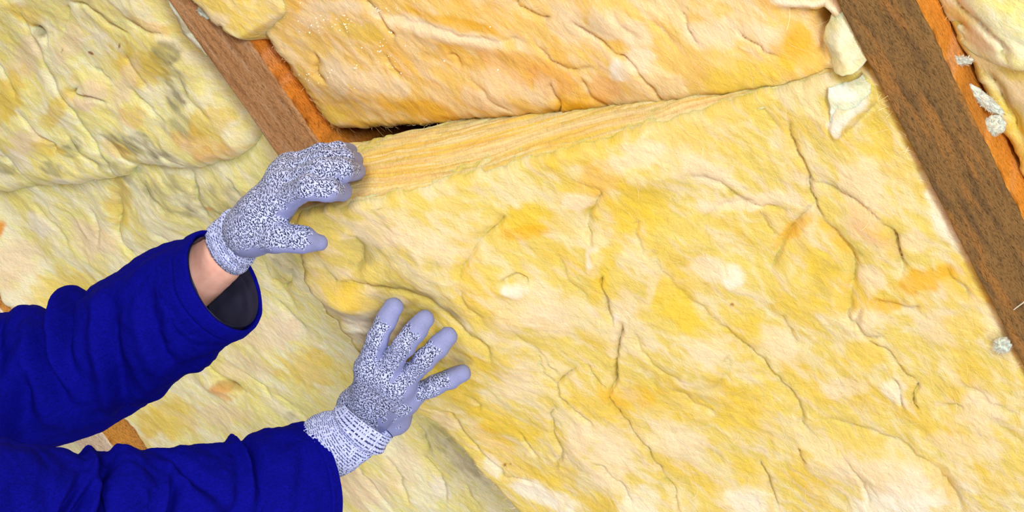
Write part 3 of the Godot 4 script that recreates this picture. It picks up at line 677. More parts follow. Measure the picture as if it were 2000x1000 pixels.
func put_batt(o: Dictionary) -> MeshInstance3D:
	var step: float = o.get("step", 0.0017)
	var nu := int((o.u1 - o.u0) / step)
	var nv := int((o.v1 - o.v0) / step)
	var W := nu + 5
	var Hh := nv + 5
	var n := W * Hh
	var U := PackedFloat32Array()
	var V := PackedFloat32Array()
	var Z := PackedFloat32Array()
	U.resize(n)
	V.resize(n)
	Z.resize(n)
	var cols := PackedColorArray()
	cols.resize(n)
	var off: float = o.seed * 13.7
	var pal: Array = o.pal
	var cls := classes()
	var rag: float = o.get("rag", 0.002)
	var rnd: float = o.get("round", 0.014)
	var thick: float = o.thick
	var surf: Callable = o.surf
	var dirx: float = fibre_dir.x
	var diry: float = fibre_dir.y
	var puff: float = o.get("puff", 1.0)
	for j in Hh:
		var t := clampf(float(j - 2) / nv, 0.0, 1.0)
		var v0: float = lerpf(o.v0, o.v1, t)
		var ul: float = table(o.left, v0) + rag * (n_fine.get_noise_2d(v0 * 900.0, off) + 1.6 * n_mid.get_noise_2d(v0 * 500.0, off))
		var ur: float = table(o.right, v0) + rag * n_fine.get_noise_2d(v0 * 900.0, off + 50.0)
		for i in W:
			var k := j * W + i
			var s := clampf(float(i - 2) / nu, 0.0, 1.0)
			var u := lerpf(ul, ur, s)
			var vb: float = table(o.bottom, u) + rag * (n_fine.get_noise_2d(u * 900.0, off + 90.0) + 1.6 * n_mid.get_noise_2d(u * 500.0, off + 9.0))
			var vt: float = table(o.top, u) + rag * n_fine.get_noise_2d(u * 900.0, off + 130.0)
			var v := lerpf(vb, vt, t)
			# along and across the fibre
			var p := u * dirx + v * diry
			var q := -u * diry + v * dirx
			var big := n_big.get_noise_2d(u * 100.0 + off, v * 100.0)
			var warp := n_mid.get_noise_2d(u * 220.0 + off, v * 220.0)
			var rid := n_ridge.get_noise_2d(p * 150.0 + warp * 8.0 + off, q * 420.0 + big * 10.0)
			var rid2 := n_ridge.get_noise_2d(p * 520.0 + off + 70.0, q * 1150.0 + warp * 9.0)
			var fine := n_fine.get_noise_2d(p * 900.0 + off, q * 2600.0)
			var z := big * 0.008 * puff + warp * 0.0018 * puff + (rid - 0.3) * 0.0014 * puff + (rid2 - 0.3) * 0.0005 + fine * 0.0005
			# edges roll over
			for d in [u - ul, ur - u, v - vb, vt - v]:
				if d < rnd:
					var e: float = 1.0 - d / rnd
					z -= rnd * (1.0 - sqrt(maxf(0.0, 1.0 - e * e * 0.96)))
			U[k] = u
			V[k] = v
			Z[k] = surf.call(u, v) + z
			# colour of the wool itself: drifts of paler and stronger binder
			var c1 := smoothstep(-0.28, 0.34, n_mid.get_noise_2d(p * 120.0 + 300.0 + off, q * 400.0) + 0.45 * rid2 - 0.15)
			var c2 := smoothstep(0.02, 0.5, n_mid.get_noise_2d(p * 130.0 - 500.0 + off, q * 260.0 + 40.0))
			var c3 := smoothstep(0.1, 0.55, n_fine.get_noise_2d(p * 260.0 + off + 8.0, q * 1500.0 - 60.0))
			var col: Color = pal[0].lerp(pal[1], c1 * 0.85).lerp(pal[2], c2 * 0.6).lerp(pal[3], c3 * 0.45)
			cols[k] = col
	# placed features
	var du := step
	var row_of := func(u: float, v: float) -> int:
		var vb := table(o.bottom, u)
		return 2 + int((v - vb) / (table(o.top, u) - vb) * nv)
	var col_of := func(u: float, v: float) -> int:
		var vb := table(o.bottom, u)
		var v0: float = lerpf(o.v0, o.v1, clampf((v - vb) / (table(o.top, u) - vb), 0.0, 1.0))
		var ul := table(o.left, v0)
		return 2 + int((u - ul) / (table(o.right, v0) - ul) * nu)
	for b in o.bumps:
		var rad := 0.12
		for j in range(maxi(0, row_of.call(b[1], b[2] - rad) - 6), mini(Hh, row_of.call(b[1], b[2] + rad) + 6)):
			for i in range(maxi(0, col_of.call(b[1] - rad, b[2]) - 6), mini(W, col_of.call(b[1] + rad, b[2]) + 6)):
				var k := j * W + i
				var x: float = U[k] - b[1]
				var y: float = V[k] - b[2]
				var a: float = b[3] * x + b[4] * y
				var c: float = b[5] * x + b[6] * y
				var r := a * a + c * c
				if r < 5.0: Z[k] += b[0] * exp(-r * 1.1)
	for c in o.creases:
		var np: int = (c.size() - 3) / 2
		var depth: float = c[0]
		var wd: float = c[1]
		var lip: float = c[2]
		var reach := wd * 5.0 + 0.006
		var best := {}
		for sgm in np - 1:
			var a := Vector2(c[3 + sgm * 2], c[4 + sgm * 2])
			var b := Vector2(c[5 + sgm * 2], c[6 + sgm * 2])
			var ab := b - a
			var l2 := ab.length_squared()
			var mid := (a + b) / 2.0
			for j in range(maxi(0, row_of.call(mid.x, minf(a.y, b.y) - reach) - 10), mini(Hh, row_of.call(mid.x, maxf(a.y, b.y) + reach) + 10)):
				for i in range(maxi(0, col_of.call(minf(a.x, b.x) - reach, mid.y) - 10), mini(W, col_of.call(maxf(a.x, b.x) + reach, mid.y) + 10)):
					var k := j * W + i
					var pp := Vector2(U[k], V[k])
					var wob := Vector2(n_fine.get_noise_2d(pp.x * 500.0, pp.y * 500.0), n_fine.get_noise_2d(pp.x * 500.0 + 90.0, pp.y * 500.0)) * 0.004
					pp += wob
					var tt := clampf((pp - a).dot(ab) / l2, 0.0, 1.0)
					var dv := pp - a - ab * tt
					var dd := dv.length()
					if dd < reach and (not best.has(k) or dd < absf(best[k][0])):
						var along := (sgm + tt) / (np - 1)
						best[k] = [dd * (1.0 if ab.cross(dv) > 0.0 else -1.0), minf(1.0, 6.0 * minf(along, 1.0 - along) + 0.25)]
		for k in best:
			var x: float = best[k][0]
			var f: float = best[k][1]
			var side := x if lip > 0.0 else -x
			var z := -0.78 * depth * exp(-absf(x) / (wd * 0.55))
			if side > 0.0: z += 0.3 * absf(lip) * (exp(-side / (wd * 3.2)) - exp(-side / (wd * 0.5)))
			Z[k] += z * f
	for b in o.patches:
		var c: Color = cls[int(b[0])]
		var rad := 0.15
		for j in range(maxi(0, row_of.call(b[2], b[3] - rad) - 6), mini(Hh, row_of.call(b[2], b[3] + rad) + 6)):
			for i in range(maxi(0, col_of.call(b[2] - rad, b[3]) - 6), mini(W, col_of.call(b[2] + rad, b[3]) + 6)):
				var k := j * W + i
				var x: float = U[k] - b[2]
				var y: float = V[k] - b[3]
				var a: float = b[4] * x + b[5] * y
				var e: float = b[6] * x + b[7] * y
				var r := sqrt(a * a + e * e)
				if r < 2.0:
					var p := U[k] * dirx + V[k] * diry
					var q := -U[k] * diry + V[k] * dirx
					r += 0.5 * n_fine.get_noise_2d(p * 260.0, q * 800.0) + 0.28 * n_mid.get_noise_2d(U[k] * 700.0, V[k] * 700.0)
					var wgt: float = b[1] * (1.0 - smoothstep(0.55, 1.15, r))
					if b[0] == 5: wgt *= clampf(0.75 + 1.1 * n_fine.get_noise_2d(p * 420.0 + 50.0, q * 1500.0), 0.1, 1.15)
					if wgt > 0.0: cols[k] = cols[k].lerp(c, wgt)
	# skirts run back into the bay
	var verts := PackedVector3Array()
	verts.resize(n)
	for j in Hh:
		for i in W:
			var k := j * W + i
			var lev := maxi(maxi(2 - i, i - nu - 2), maxi(2 - j, j - nv - 2))
			var z := Z[k]
			if lev > 0:
				var ki := clampi(i, 2, nu + 2)
				var kj := clampi(j, 2, nv + 2)
				z = Z[kj * W + ki] - (thick * 0.35 if lev == 1 else thick)
			verts[k] = Vector3(U[k], V[k], z)
	var idx := PackedInt32Array()
	idx.resize((W - 1) * (Hh - 1) * 6)
	var at := 0
	for j in Hh - 1:
		for i in W - 1:
			var k := j * W + i
			idx[at] = k
			idx[at + 1] = k + W
			idx[at + 2] = k + W + 1
			idx[at + 3] = k
			idx[at + 4] = k + W + 1
			idx[at + 5] = k + 1
			at += 6
	var me := part(o.called, mesh_of(verts, idx, cols), M.wool, self)
	in_roof(me)
	tag(me, o.label, "insulation batt", "mineral wool batts between the rafters")
	# loose glass fibres lying on it
	var r := RandomNumberGenerator.new()
	r.seed = o.seed
	var sv := PackedVector3Array()
	var sc := PackedColorArray()
	var si := PackedInt32Array()
	for f in int(o.get("fibres", 500)):
		var i := r.randi_range(6, nu - 4)
		var j := r.randi_range(6, nv - 4)
		var edge := r.randf() < 0.3
		if edge:
			match r.randi_range(0, 2):
				0: i = 3
				1: j = 3
				2: i = nu
		var ang := atan2(diry, dirx) + r.randfn() * (0.32 if not edge else 1.6)
		var l := r.randf_range(0.006, 0.026) * (1.0 if not edge else 0.4)
		var bend := r.randfn() * 0.10
		var x := U[j * W + i]
		var y := V[j * W + i]
		var width := r.randf_range(0.00008, 0.00017)
		var lift := r.randf_range(0.0003, 0.0012)
		var tone: Color = lin(250, 238, 200).lerp(lin(238, 205, 124), r.randf())
		var start := sv.size()
		for sgm in 6:
			var ii := clampi(int((x - U[j * W + 2]) / du) + 2, 3, nu + 1)
			var jj := clampi(int((y - o.v0) / (o.v1 - o.v0) * nv) + 2, 3, nv + 1)
			# the nearest row by its true v
			for tries in 6:
				var diff: float = y - V[jj * W + ii]
				var hop := int(round(diff / du))
				if hop == 0: break
				jj = clampi(jj + hop, 3, nv + 1)
			var z := Z[jj * W + ii] + lift * (1.0 + sin(PI * sgm / 5.0))
			var side := Vector3(-sin(ang), cos(ang), 0.0) * width
			sv.append(Vector3(x, y, z) - side)
			sv.append(Vector3(x, y, z + width * 0.6) + side)
			sc.append(tone)
			sc.append(tone)
			if sgm > 0:
				var b0 := start + sgm * 2
				si.append_array(PackedInt32Array([b0 - 2, b0 - 1, b0 + 1, b0 - 2, b0 + 1, b0]))
			x += cos(ang) * l / 5.0
			y += sin(ang) * l / 5.0
			ang += bend
	if sv.size():
		var lf := part("loose_fibres", mesh_of(sv, si, sc), M.strand, me)
		lf.set_meta("kind", "stuff")
	return me

func lifted(u: float, v: float) -> float:
	var t := table(LIFT_ACROSS, u)
	return t * table(LIFT_DOWN, v) / 0.142 if t > 0.0 else t

func layered_edge(parent: Node, top: Array) -> void:
	# the cut upper edge of the lifted batt: thin lamellae of wool, one over the other
	var nu := 300
	var nd := 110
	var verts := PackedVector3Array()
	var cols := PackedColorArray()
	var thick := 0.135
	var cream := lin(246, 220, 164)
	var tan_ := lin(232, 180, 96)
	var yel := lin(240, 205, 104)
	var dust := lin(222, 186, 140)
	for j in nd + 1:
		var d := float(j) / nd
		for i in nu + 1:
			var s := float(i) / nu
			var u := lerpf(0.062, 0.6, s) + (0.036 * (1.0 - d) if s < 0.5 else 0.0) * maxf(0.0, 1.0 - s * 5.0)
			var y := d * 22.0 + n_big.get_noise_2d(u * 60.0, d * 8.0) * 2.6 + 3.0 * u
			var lay := n_ridge.get_noise_2d(u * 70.0, y * 14.0)
			var lay2 := n_fine.get_noise_2d(u * 170.0, y * 34.0)
			var lump := n_mid.get_noise_2d(u * 190.0, d * 34.0 + 400.0)
			var v: float = table(top, u) + (lay - 0.2) * 0.0030 + lay2 * 0.0012 + lump * 0.0034 + 0.004 * sin(PI * d)
			var w: float = lifted(u, table(top, u)) - 0.0035 - d * thick
			if d < 0.05: v -= 0.010 * pow(1.0 - d / 0.05, 2.0)
			verts.append(Vector3(u, v, w))
			var c: Color = cream.lerp(yel, smoothstep(-0.2, 0.5, n_mid.get_noise_2d(u * 70.0, y * 16.0)))
			c = c.lerp(tan_, 0.6 * smoothstep(0.05, 0.5, n_fine.get_noise_2d(u * 80.0 + 30.0, y * 26.0)))
			c = c.lerp(dust, 0.45 * smoothstep(0.1, 0.5, n_fine.get_noise_2d(u * 60.0 - 70.0, y * 34.0)))
			cols.append(c)
	var idx := PackedInt32Array()
	for j in nd:
		for i in nu:
			var k := j * (nu + 1) + i
			idx.append_array(PackedInt32Array([k, k + nu + 1, k + nu + 2, k, k + nu + 2, k + 1]))
	var e := part("layered_edge", mesh_of(verts, idx, cols), M.wool, parent)
	e.set_meta("label", "thick cut edge showing thin stacked layers of wool")

# ------------------------------------------------------------------ rafters
func put_rafter(u0: float, face: Color, streak: Color, dark: Color, side: Color, sd: int, label: String) -> MeshInstance3D:
	var prof: Array = []   # (x, w, is_front)
	var dep := 0.16
	prof.append([0.0, -dep, 0])
	for k in 7: prof.append([0.0, lerpf(-dep, -0.0025, k / 6.0), 0])
	prof.append([0.0008, -0.0006, 1])
	for k in 25: prof.append([lerpf(0.002, RAFTER - 0.002, k / 24.0), 0.0, 1])
	prof.append([RAFTER - 0.0008, -0.0006, 1])
	prof.append([RAFTER, -0.0022, 1])
	for k in 17: prof.append([RAFTER, lerpf(-0.0024, -dep, k / 16.0), 2])
	var v0 := -0.95
	var v1 := 1.2
	var nv := 620
	var np := prof.size()
	var verts := PackedVector3Array()
	var cols := PackedColorArray()
	for j in nv + 1:
		var v := lerpf(v0, v1, float(j) / nv)
		var wl := 0.0009 * n_mid.get_noise_2d(v * 260.0, sd * 9.0) + 0.0005 * n_fine.get_noise_2d(v * 1500.0, sd * 3.0)
		var wr := 0.0011 * n_mid.get_noise_2d(v * 240.0, sd * 9.0 + 60.0) + 0.0008 * n_fine.get_noise_2d(v * 1500.0, sd * 3.0 + 70.0)
		for q in prof:
			var x: float = q[0]
			var f := x / RAFTER
			var rough := 0.0005 * n_fine.get_noise_2d(x * 2600.0 + sd * 50.0, v * 900.0)
			var w: float = q[1] + (rough if q[2] == 1 else 0.0)
			verts.append(Vector3(u0 + x + lerpf(wl, wr, f) + (rough if q[2] == 2 else 0.0), v, w))
			var a := n_mid.get_noise_2d(x * 1300.0 + sd * 31.0 + v * 120.0, v * 130.0)
			var b := n_fine.get_noise_2d(x * 2200.0 + sd * 17.0 + v * 200.0, v * 160.0)
			var c: Color
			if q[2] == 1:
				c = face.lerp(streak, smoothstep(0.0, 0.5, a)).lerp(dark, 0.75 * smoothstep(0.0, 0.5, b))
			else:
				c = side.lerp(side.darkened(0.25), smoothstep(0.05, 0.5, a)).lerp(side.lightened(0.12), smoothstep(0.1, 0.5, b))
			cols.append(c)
	var idx := PackedInt32Array()
	for j in nv:
		for i in np - 1:
			var k := j * np + i
			idx.append_array(PackedInt32Array([k, k + np, k + np + 1, k, k + np + 1, k + 1]))
	for e in [0, nv]:
		var base: int = e * np
		for i in range(1, np - 1):
			idx.append_array(PackedInt32Array([base, base + i, base + i + 1] if e == 0 else [base, base + i + 1, base + i]))
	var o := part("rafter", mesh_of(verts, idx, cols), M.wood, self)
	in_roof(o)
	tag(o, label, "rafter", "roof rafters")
	return o

# ------------------------------------------------------------------ tufts of torn wool
func put_tuft(called: String, at: Vector3, size: Vector3, turn: float, tint: Color, sd: int, parent: Node, strands := 60) -> MeshInstance3D:
	var nu := 40
	var nv := 26
	var verts := PackedVector3Array()
	var cols := PackedColorArray()
	var rot := Basis(Vector3(0, 0, 1), turn)
	for j in nv + 1:
		var th := PI * j / nv
		for i in nu + 1:
			var ph := TAU * i / nu
			var d := Vector3(sin(th) * cos(ph), sin(th) * sin(ph), cos(th))
			var r := 1.0 + 0.42 * n_mid.get_noise_3d(d.x * 26.0 + sd * 10.0, d.y * 26.0, d.z * 26.0) + 0.14 * n_fine.get_noise_3d(d.x * 70.0 + sd, d.y * 70.0, d.z * 70.0)
			verts.append(at + rot * (d * size * r * 0.82))
			cols.append(tint.lerp(lin(240, 214, 150), 0.4 * smoothstep(0.0, 0.5, n_mid.get_noise_3d(d.x * 60.0, d.y * 60.0 + sd, d.z * 60.0))))
	var idx := PackedInt32Array()
	for j in nv:
		for i in nu:
			var k := j * (nu + 1) + i
			idx.append_array(PackedInt32Array([k, k + nu + 1, k + nu + 2, k, k + nu + 2, k + 1]))
	var r := RandomNumberGenerator.new()
	r.seed = sd
	for f in strands:
		var d := Vector3(r.randfn(), r.randfn(), absf(r.randfn())).normalized()
		var p := at + rot * (d * size * r.randf_range(0.5, 0.8))
		var side := Vector3(-d.y, d.x, 0.1).normalized() * 0.00016
		var dir := (rot * (d * size)).normalized() + Vector3(r.randfn(), r.randfn(), r.randfn()) * 0.9
		var start := verts.size()
		for sgm in 4:
			verts.append(p - side)
			verts.append(p + side)
			cols.append(tint)
			cols.append(tint)
			if sgm > 0:
				var b0 := start + sgm * 2
				idx.append_array(PackedInt32Array([b0 - 2, b0 - 1, b0 + 1, b0 - 2, b0 + 1, b0]))
			p += dir.normalized() * r.randf_range(0.0005, 0.0015)
			dir += Vector3(r.randfn(), r.randfn(), r.randfn()) * 0.4
	var o := part(called, mesh_of(verts, idx, cols), M.wool, parent)
	if parent == self: in_roof(o)
	return o

# a torn sheet of wool standing off the face, given by its outline rows (left point, right point)
func put_flap(called: String, rows: Array, thick: float, tint: Color, tint2: Color, sd: int, parent: Node) -> MeshInstance3D:
	var nj := 44
	var ni := 30
	var verts := PackedVector3Array()
	var cols := PackedColorArray()
	for side in 2:
		for j in nj + 1:
			var t := float(j) / nj * (rows.size() - 1)
			var k := mini(int(t), rows.size() - 2)
			var f := t - k
			var a: Vector3 = rows[k][0].lerp(rows[k + 1][0], f)
			var b: Vector3 = rows[k][1].lerp(rows[k + 1][1], f)
			var m: float = lerpf(rows[k][2], rows[k + 1][2], f)
			for i in ni + 1:
				var s := float(i) / ni
				var p := a.lerp(b, s)
				p.z += m * sin(PI * s)
				var e := minf(minf(s, 1.0 - s) * 8.0, minf(float(j) / nj, 1.0 - float(j) / nj) * 8.0)
				p.x += 0.0018 * n_fine.get_noise_2d(p.y * 1200.0, sd * 7.0 + s * 9.0) + 0.003 * n_mid.get_noise_2d(p.y * 420.0, sd * 17.0 + s * 4.0)
				p.y += 0.0018 * n_fine.get_noise_2d(p.x * 1200.0, sd * 9.0) + 0.003 * n_mid.get_noise_2d(p.x * 420.0, sd * 19.0)
				p.z += 0.0016 * n_mid.get_noise_2d(p.x * 900.0 + sd * 11.0, p.y * 900.0) + 0.0006 * n_fine.get_noise_2d(p.x * 2000.0, p.y * 2000.0)
				if side == 1: p.z -= thick * clampf(e, 0.0, 1.0)
				verts.append(p)
				cols.append(tint.lerp(tint2, smoothstep(-0.2, 0.4, n_mid.get_noise_2d(p.x * 500.0 + sd * 5.0, p.y * 500.0))))
	var idx := PackedInt32Array()
	for side in 2:
		var base := side * (nj + 1) * (ni + 1)
		for j in nj:
			for i in ni:
				var k := base + j * (ni + 1) + i
				if side == 0: idx.append_array(PackedInt32Array([k, k + ni + 1, k + ni + 2, k, k + ni + 2, k + 1]))
				else: idx.append_array(PackedInt32Array([k, k + ni + 2, k + ni + 1, k, k + 1, k + ni + 2]))
	var o := part(called, mesh_of(verts, idx, cols), M.wool, parent)
	if parent == self: in_roof(o)
	return o

# ------------------------------------------------------------------ smooth figures out of tapered capsules
func capsule(p: Vector3, a: Vector3, b: Vector3, ra: float, rb: float) -> float:
	var ab := b - a
	var l2 := ab.length_squared()
	var t := clampf((p - a).dot(ab) / l2, 0.0, 1.0) if l2 > 1e-12 else 0.0
	return p.distance_to(a + ab * t) - lerpf(ra, rb, t)

func smin(a: float, b: float, k: float) -> float:
	var h := maxf(k - absf(a - b), 0.0) / k
	return minf(a, b) - h * h * k * 0.25

# groups: [[bones...], blend]; the first group is the trunk that every other one grows out of
func figure(groups: Array, cell: float, blend: float) -> Dictionary:
	var lo := Vector3.ONE * 1e9
	var hi := -lo
	for g in groups:
		for b in g[0]:
			var r := maxf(b[2], b[3])
			lo = lo.min(b[0] - Vector3.ONE * r).min(b[1] - Vector3.ONE * r)
			hi = hi.max(b[0] + Vector3.ONE * r).max(b[1] + Vector3.ONE * r)
	lo -= Vector3.ONE * cell * 4.0
	hi += Vector3.ONE * cell * 4.0
	var nx := int((hi.x - lo.x) / cell) + 1
	var ny := int((hi.y - lo.y) / cell) + 1
	var nz := int((hi.z - lo.z) / cell) + 1
	var trunk := PackedFloat32Array()
	trunk.resize(nx * ny * nz)
	trunk.fill(1.0)
	var field := trunk.duplicate()
	for gi in groups.size():
		var cur := PackedFloat32Array()
		cur.resize(nx * ny * nz)
		cur.fill(1.0)
		var touched := AABB()
		var first := true
		for b in groups[gi][0]:
			var r: float = maxf(b[2], b[3]) + cell * 3.0 + blend
			var bl: Vector3 = b[0].min(b[1]) - Vector3.ONE * r
			var bh: Vector3 = b[0].max(b[1]) + Vector3.ONE * r
			touched = AABB(bl, bh - bl) if first else touched.merge(AABB(bl, bh - bl))
			first = false
			var x0 := maxi(0, int((bl.x - lo.x) / cell))
			var x1 := mini(nx, int((bh.x - lo.x) / cell) + 1)
			var y0 := maxi(0, int((bl.y - lo.y) / cell))
			var y1 := mini(ny, int((bh.y - lo.y) / cell) + 1)
			var z0 := maxi(0, int((bl.z - lo.z) / cell))
			var z1 := mini(nz, int((bh.z - lo.z) / cell) + 1)
			var kk: float = groups[gi][1]
			for z in range(z0, z1):
				for y in range(y0, y1):
					var row := (z * ny + y) * nx
					for x in range(x0, x1):
						var d := capsule(lo + Vector3(x, y, z) * cell, b[0], b[1], b[2], b[3])
						var old := cur[row + x]
						cur[row + x] = d if old > 0.9 else smin(old, d, kk)
		if gi == 0:
			trunk = cur
			field = cur.duplicate()
		else:
			var tl := touched.position
			var th := touched.end
			for z in range(maxi(0, int((tl.z - lo.z) / cell)), mini(nz, int((th.z - lo.z) / cell) + 1)):
				for y in range(maxi(0, int((tl.y - lo.y) / cell)), mini(ny, int((th.y - lo.y) / cell) + 1)):
					var row := (z * ny + y) * nx
					for x in range(maxi(0, int((tl.x - lo.x) / cell)), mini(nx, int((th.x - lo.x) / cell) + 1)):
						var c := cur[row + x]
						if c < 0.9:
							var t := trunk[row + x]
							field[row + x] = minf(field[row + x], c if t > 0.9 else smin(t, c, blend))
	# surface nets
	var verts := PackedVector3Array()
	var owner_of := {}
	var steps := [0, 1, nx, nx + 1, nx * ny, nx * ny + 1, nx * ny + nx, nx * ny + nx + 1]
	var corner := [Vector3(0, 0, 0), Vector3(1, 0, 0), Vector3(0, 1, 0), Vector3(1, 1, 0), Vector3(0, 0, 1), Vector3(1, 0, 1), Vector3(0, 1, 1), Vector3(1, 1, 1)]
	var edges := [[0, 1], [2, 3], [4, 5], [6, 7], [0, 2], [1, 3], [4, 6], [5, 7], [0, 4], [1, 5], [2, 6], [3, 7]]
	for z in nz - 1:
		for y in ny - 1:
			var row := (z * ny + y) * nx
			for x in nx - 1:
				var k := row + x
				if absf(field[k]) > cell * 2.2: continue
				var mask := 0
				for c in 8:
					if field[k + steps[c]] < 0.0: mask |= 1 << c
				if mask == 0 or mask == 255: continue
				var sum := Vector3.ZERO
				var cnt := 0
				for e in edges:
					var fa := field[k + steps[e[0]]]
					var fb := field[k + steps[e[1]]]
					if (fa < 0.0) != (fb < 0.0):
						sum += corner[e[0]].lerp(corner[e[1]], fa / (fa - fb))
						cnt += 1
				owner_of[k] = verts.size()
				verts.append(lo + (Vector3(x, y, z) + sum / cnt) * cell)
	var idx := PackedInt32Array()
	var sy := nx
	var sz := nx * ny
	for k in owner_of:
		var inside: bool = field[k] < 0.0
		for axis in 3:
			var st: int = [1, sy, sz][axis]
			if (field[k + st] < 0.0) == inside: continue
			var a: int = [sy, sz, 1][axis]
			var b: int = [sz, 1, sy][axis]
			if not (owner_of.has(k - a) and owner_of.has(k - b) and owner_of.has(k - a - b)): continue
			var q := [owner_of[k], owner_of[k - a], owner_of[k - a - b], owner_of[k - b]]
			if inside: idx.append_array(PackedInt32Array([q[0], q[2], q[1], q[0], q[3], q[2]]))
			else: idx.append_array(PackedInt32Array([q[0], q[1], q[2], q[0], q[2], q[3]]))
	return {"v": verts, "i": idx}

func v3(a: Array) -> Vector3:
	return Vector3(a[0], a[1], a[2])

func put_glove(h: Dictionary, cuff: Array, coat_dir: Vector3, thr: float, sd: int, label: String, person: Node3D) -> void:
	var groups := []
	var palm := []
	var p: Array = h.palm
	for k in range(1, p.size()):
		palm.append([v3(p[0]), v3(p[k]), p[0][3], p[k][3]])
		if k > 1: palm.append([v3(p[k - 1]), v3(p[k]), p[k - 1][3], p[k][3]])
	groups.append([palm, 0.010])
	var tips := []
	for f in ["index", "middle", "ring", "pinky", "thumb"]:
		var bones := []
		var c: Array = h[f]
		for k in range(1, c.size()):
			bones.append([v3(c[k - 1]), v3(c[k]), c[k - 1][3], c[k][3]])
		groups.append([bones, 0.004])
		tips.append(v3(c[c.size() - 1]))
	var g := figure(groups, 0.0021, 0.006)
	var verts: PackedVector3Array = g.v
	var idx: PackedInt32Array = g.i
	var arr_mesh := mesh_of(verts, idx)
	var arrays := arr_mesh.surface_get_arrays(0)
	var nrm: PackedVector3Array = arrays[Mesh.ARRAY_NORMAL]
	var vv: PackedVector3Array = arrays[Mesh.ARRAY_VERTEX]
	var ii: PackedInt32Array = arrays[Mesh.ARRAY_INDEX]
	# cloth wrinkles
	for k in vv.size():
		var q := vv[k]
		var wr := 0.0011 * n_mid.get_noise_3d(q.x * 900.0 + sd, q.y * 900.0, q.z * 900.0) + 0.0004 * n_fine.get_noise_3d(q.x * 2200.0, q.y * 2200.0, q.z * 2200.0)
		vv[k] = q + nrm[k] * wr
	var ia := PackedInt32Array()
	var ib := PackedInt32Array()
	for t in range(0, ii.size(), 3):
		var c := (vv[ii[t]] + vv[ii[t + 1]] + vv[ii[t + 2]]) / 3.0
		var nn := (nrm[ii[t]] + nrm[ii[t + 1]] + nrm[ii[t + 2]]).normalized()
		var jag := n_fine.get_noise_3d(c.x * 1500.0, c.y * 1500.0, c.z * 1500.0)
		var coated := nn.dot(coat_dir) > thr + 0.28 * jag
		for q in tips:
			if c.distance_to(q) < 0.019 + 0.006 * jag: coated = true
		if coated: ib.append_array(PackedInt32Array([ii[t], ii[t + 1], ii[t + 2]]))
		else: ia.append_array(PackedInt32Array([ii[t], ii[t + 1], ii[t + 2]]))
	var glove := part("glove", with_normals(vv, nrm, ia), M.knit, person)
	glove.set_meta("label", label)
	var coat := part("palm_coating", with_normals(vv, nrm, ib), M.coat, glove)
	coat.set_meta("label", "smooth pale grey rubber coating on fingertips and palm side")
	# ribbed cuff
	var roll := 0.003 if sd == 6 else 0.0012
	var rolled_at := 0.048 if sd == 6 else 0.022
	var ribs := func(s: float, ph: float) -> float:
		return 0.0006 * cos(ph * 46.0) + 0.0012 * n_mid.get_noise_2d(s * 900.0, cos(ph) * 40.0 + sin(ph) * 17.0) + roll * exp(-pow((s - rolled_at) / 0.0028, 2.0)) - roll * 0.8 * exp(-pow((s - rolled_at + 0.006) / 0.0018, 2.0))
	var t := tube(cuff, 40, 190, ribs, 1.0, true)
	var cf := part("ribbed_cuff", mesh_of(t.v, t.i, PackedColorArray(), t.uv), M.rib, glove)
	cf.set_meta("label", "knitted ribbed glove cuff flecked white and dark")

func with_normals(v: PackedVector3Array, n: PackedVector3Array, i: PackedInt32Array) -> ArrayMesh:
	var remap := {}
	var v2 := PackedVector3Array()
	var n2 := PackedVector3Array()
	var i2 := PackedInt32Array()
	for k in i:
		if not remap.has(k):
			remap[k] = v2.size()
			v2.append(v[k])
			n2.append(n[k])
		i2.append(remap[k])
	var arr := []
	arr.resize(Mesh.ARRAY_MAX)
	arr[Mesh.ARRAY_VERTEX] = v2
	arr[Mesh.ARRAY_NORMAL] = n2
	arr[Mesh.ARRAY_INDEX] = i2
	var m := ArrayMesh.new()
	m.add_surface_from_arrays(Mesh.PRIMITIVE_TRIANGLES, arr)
	return m

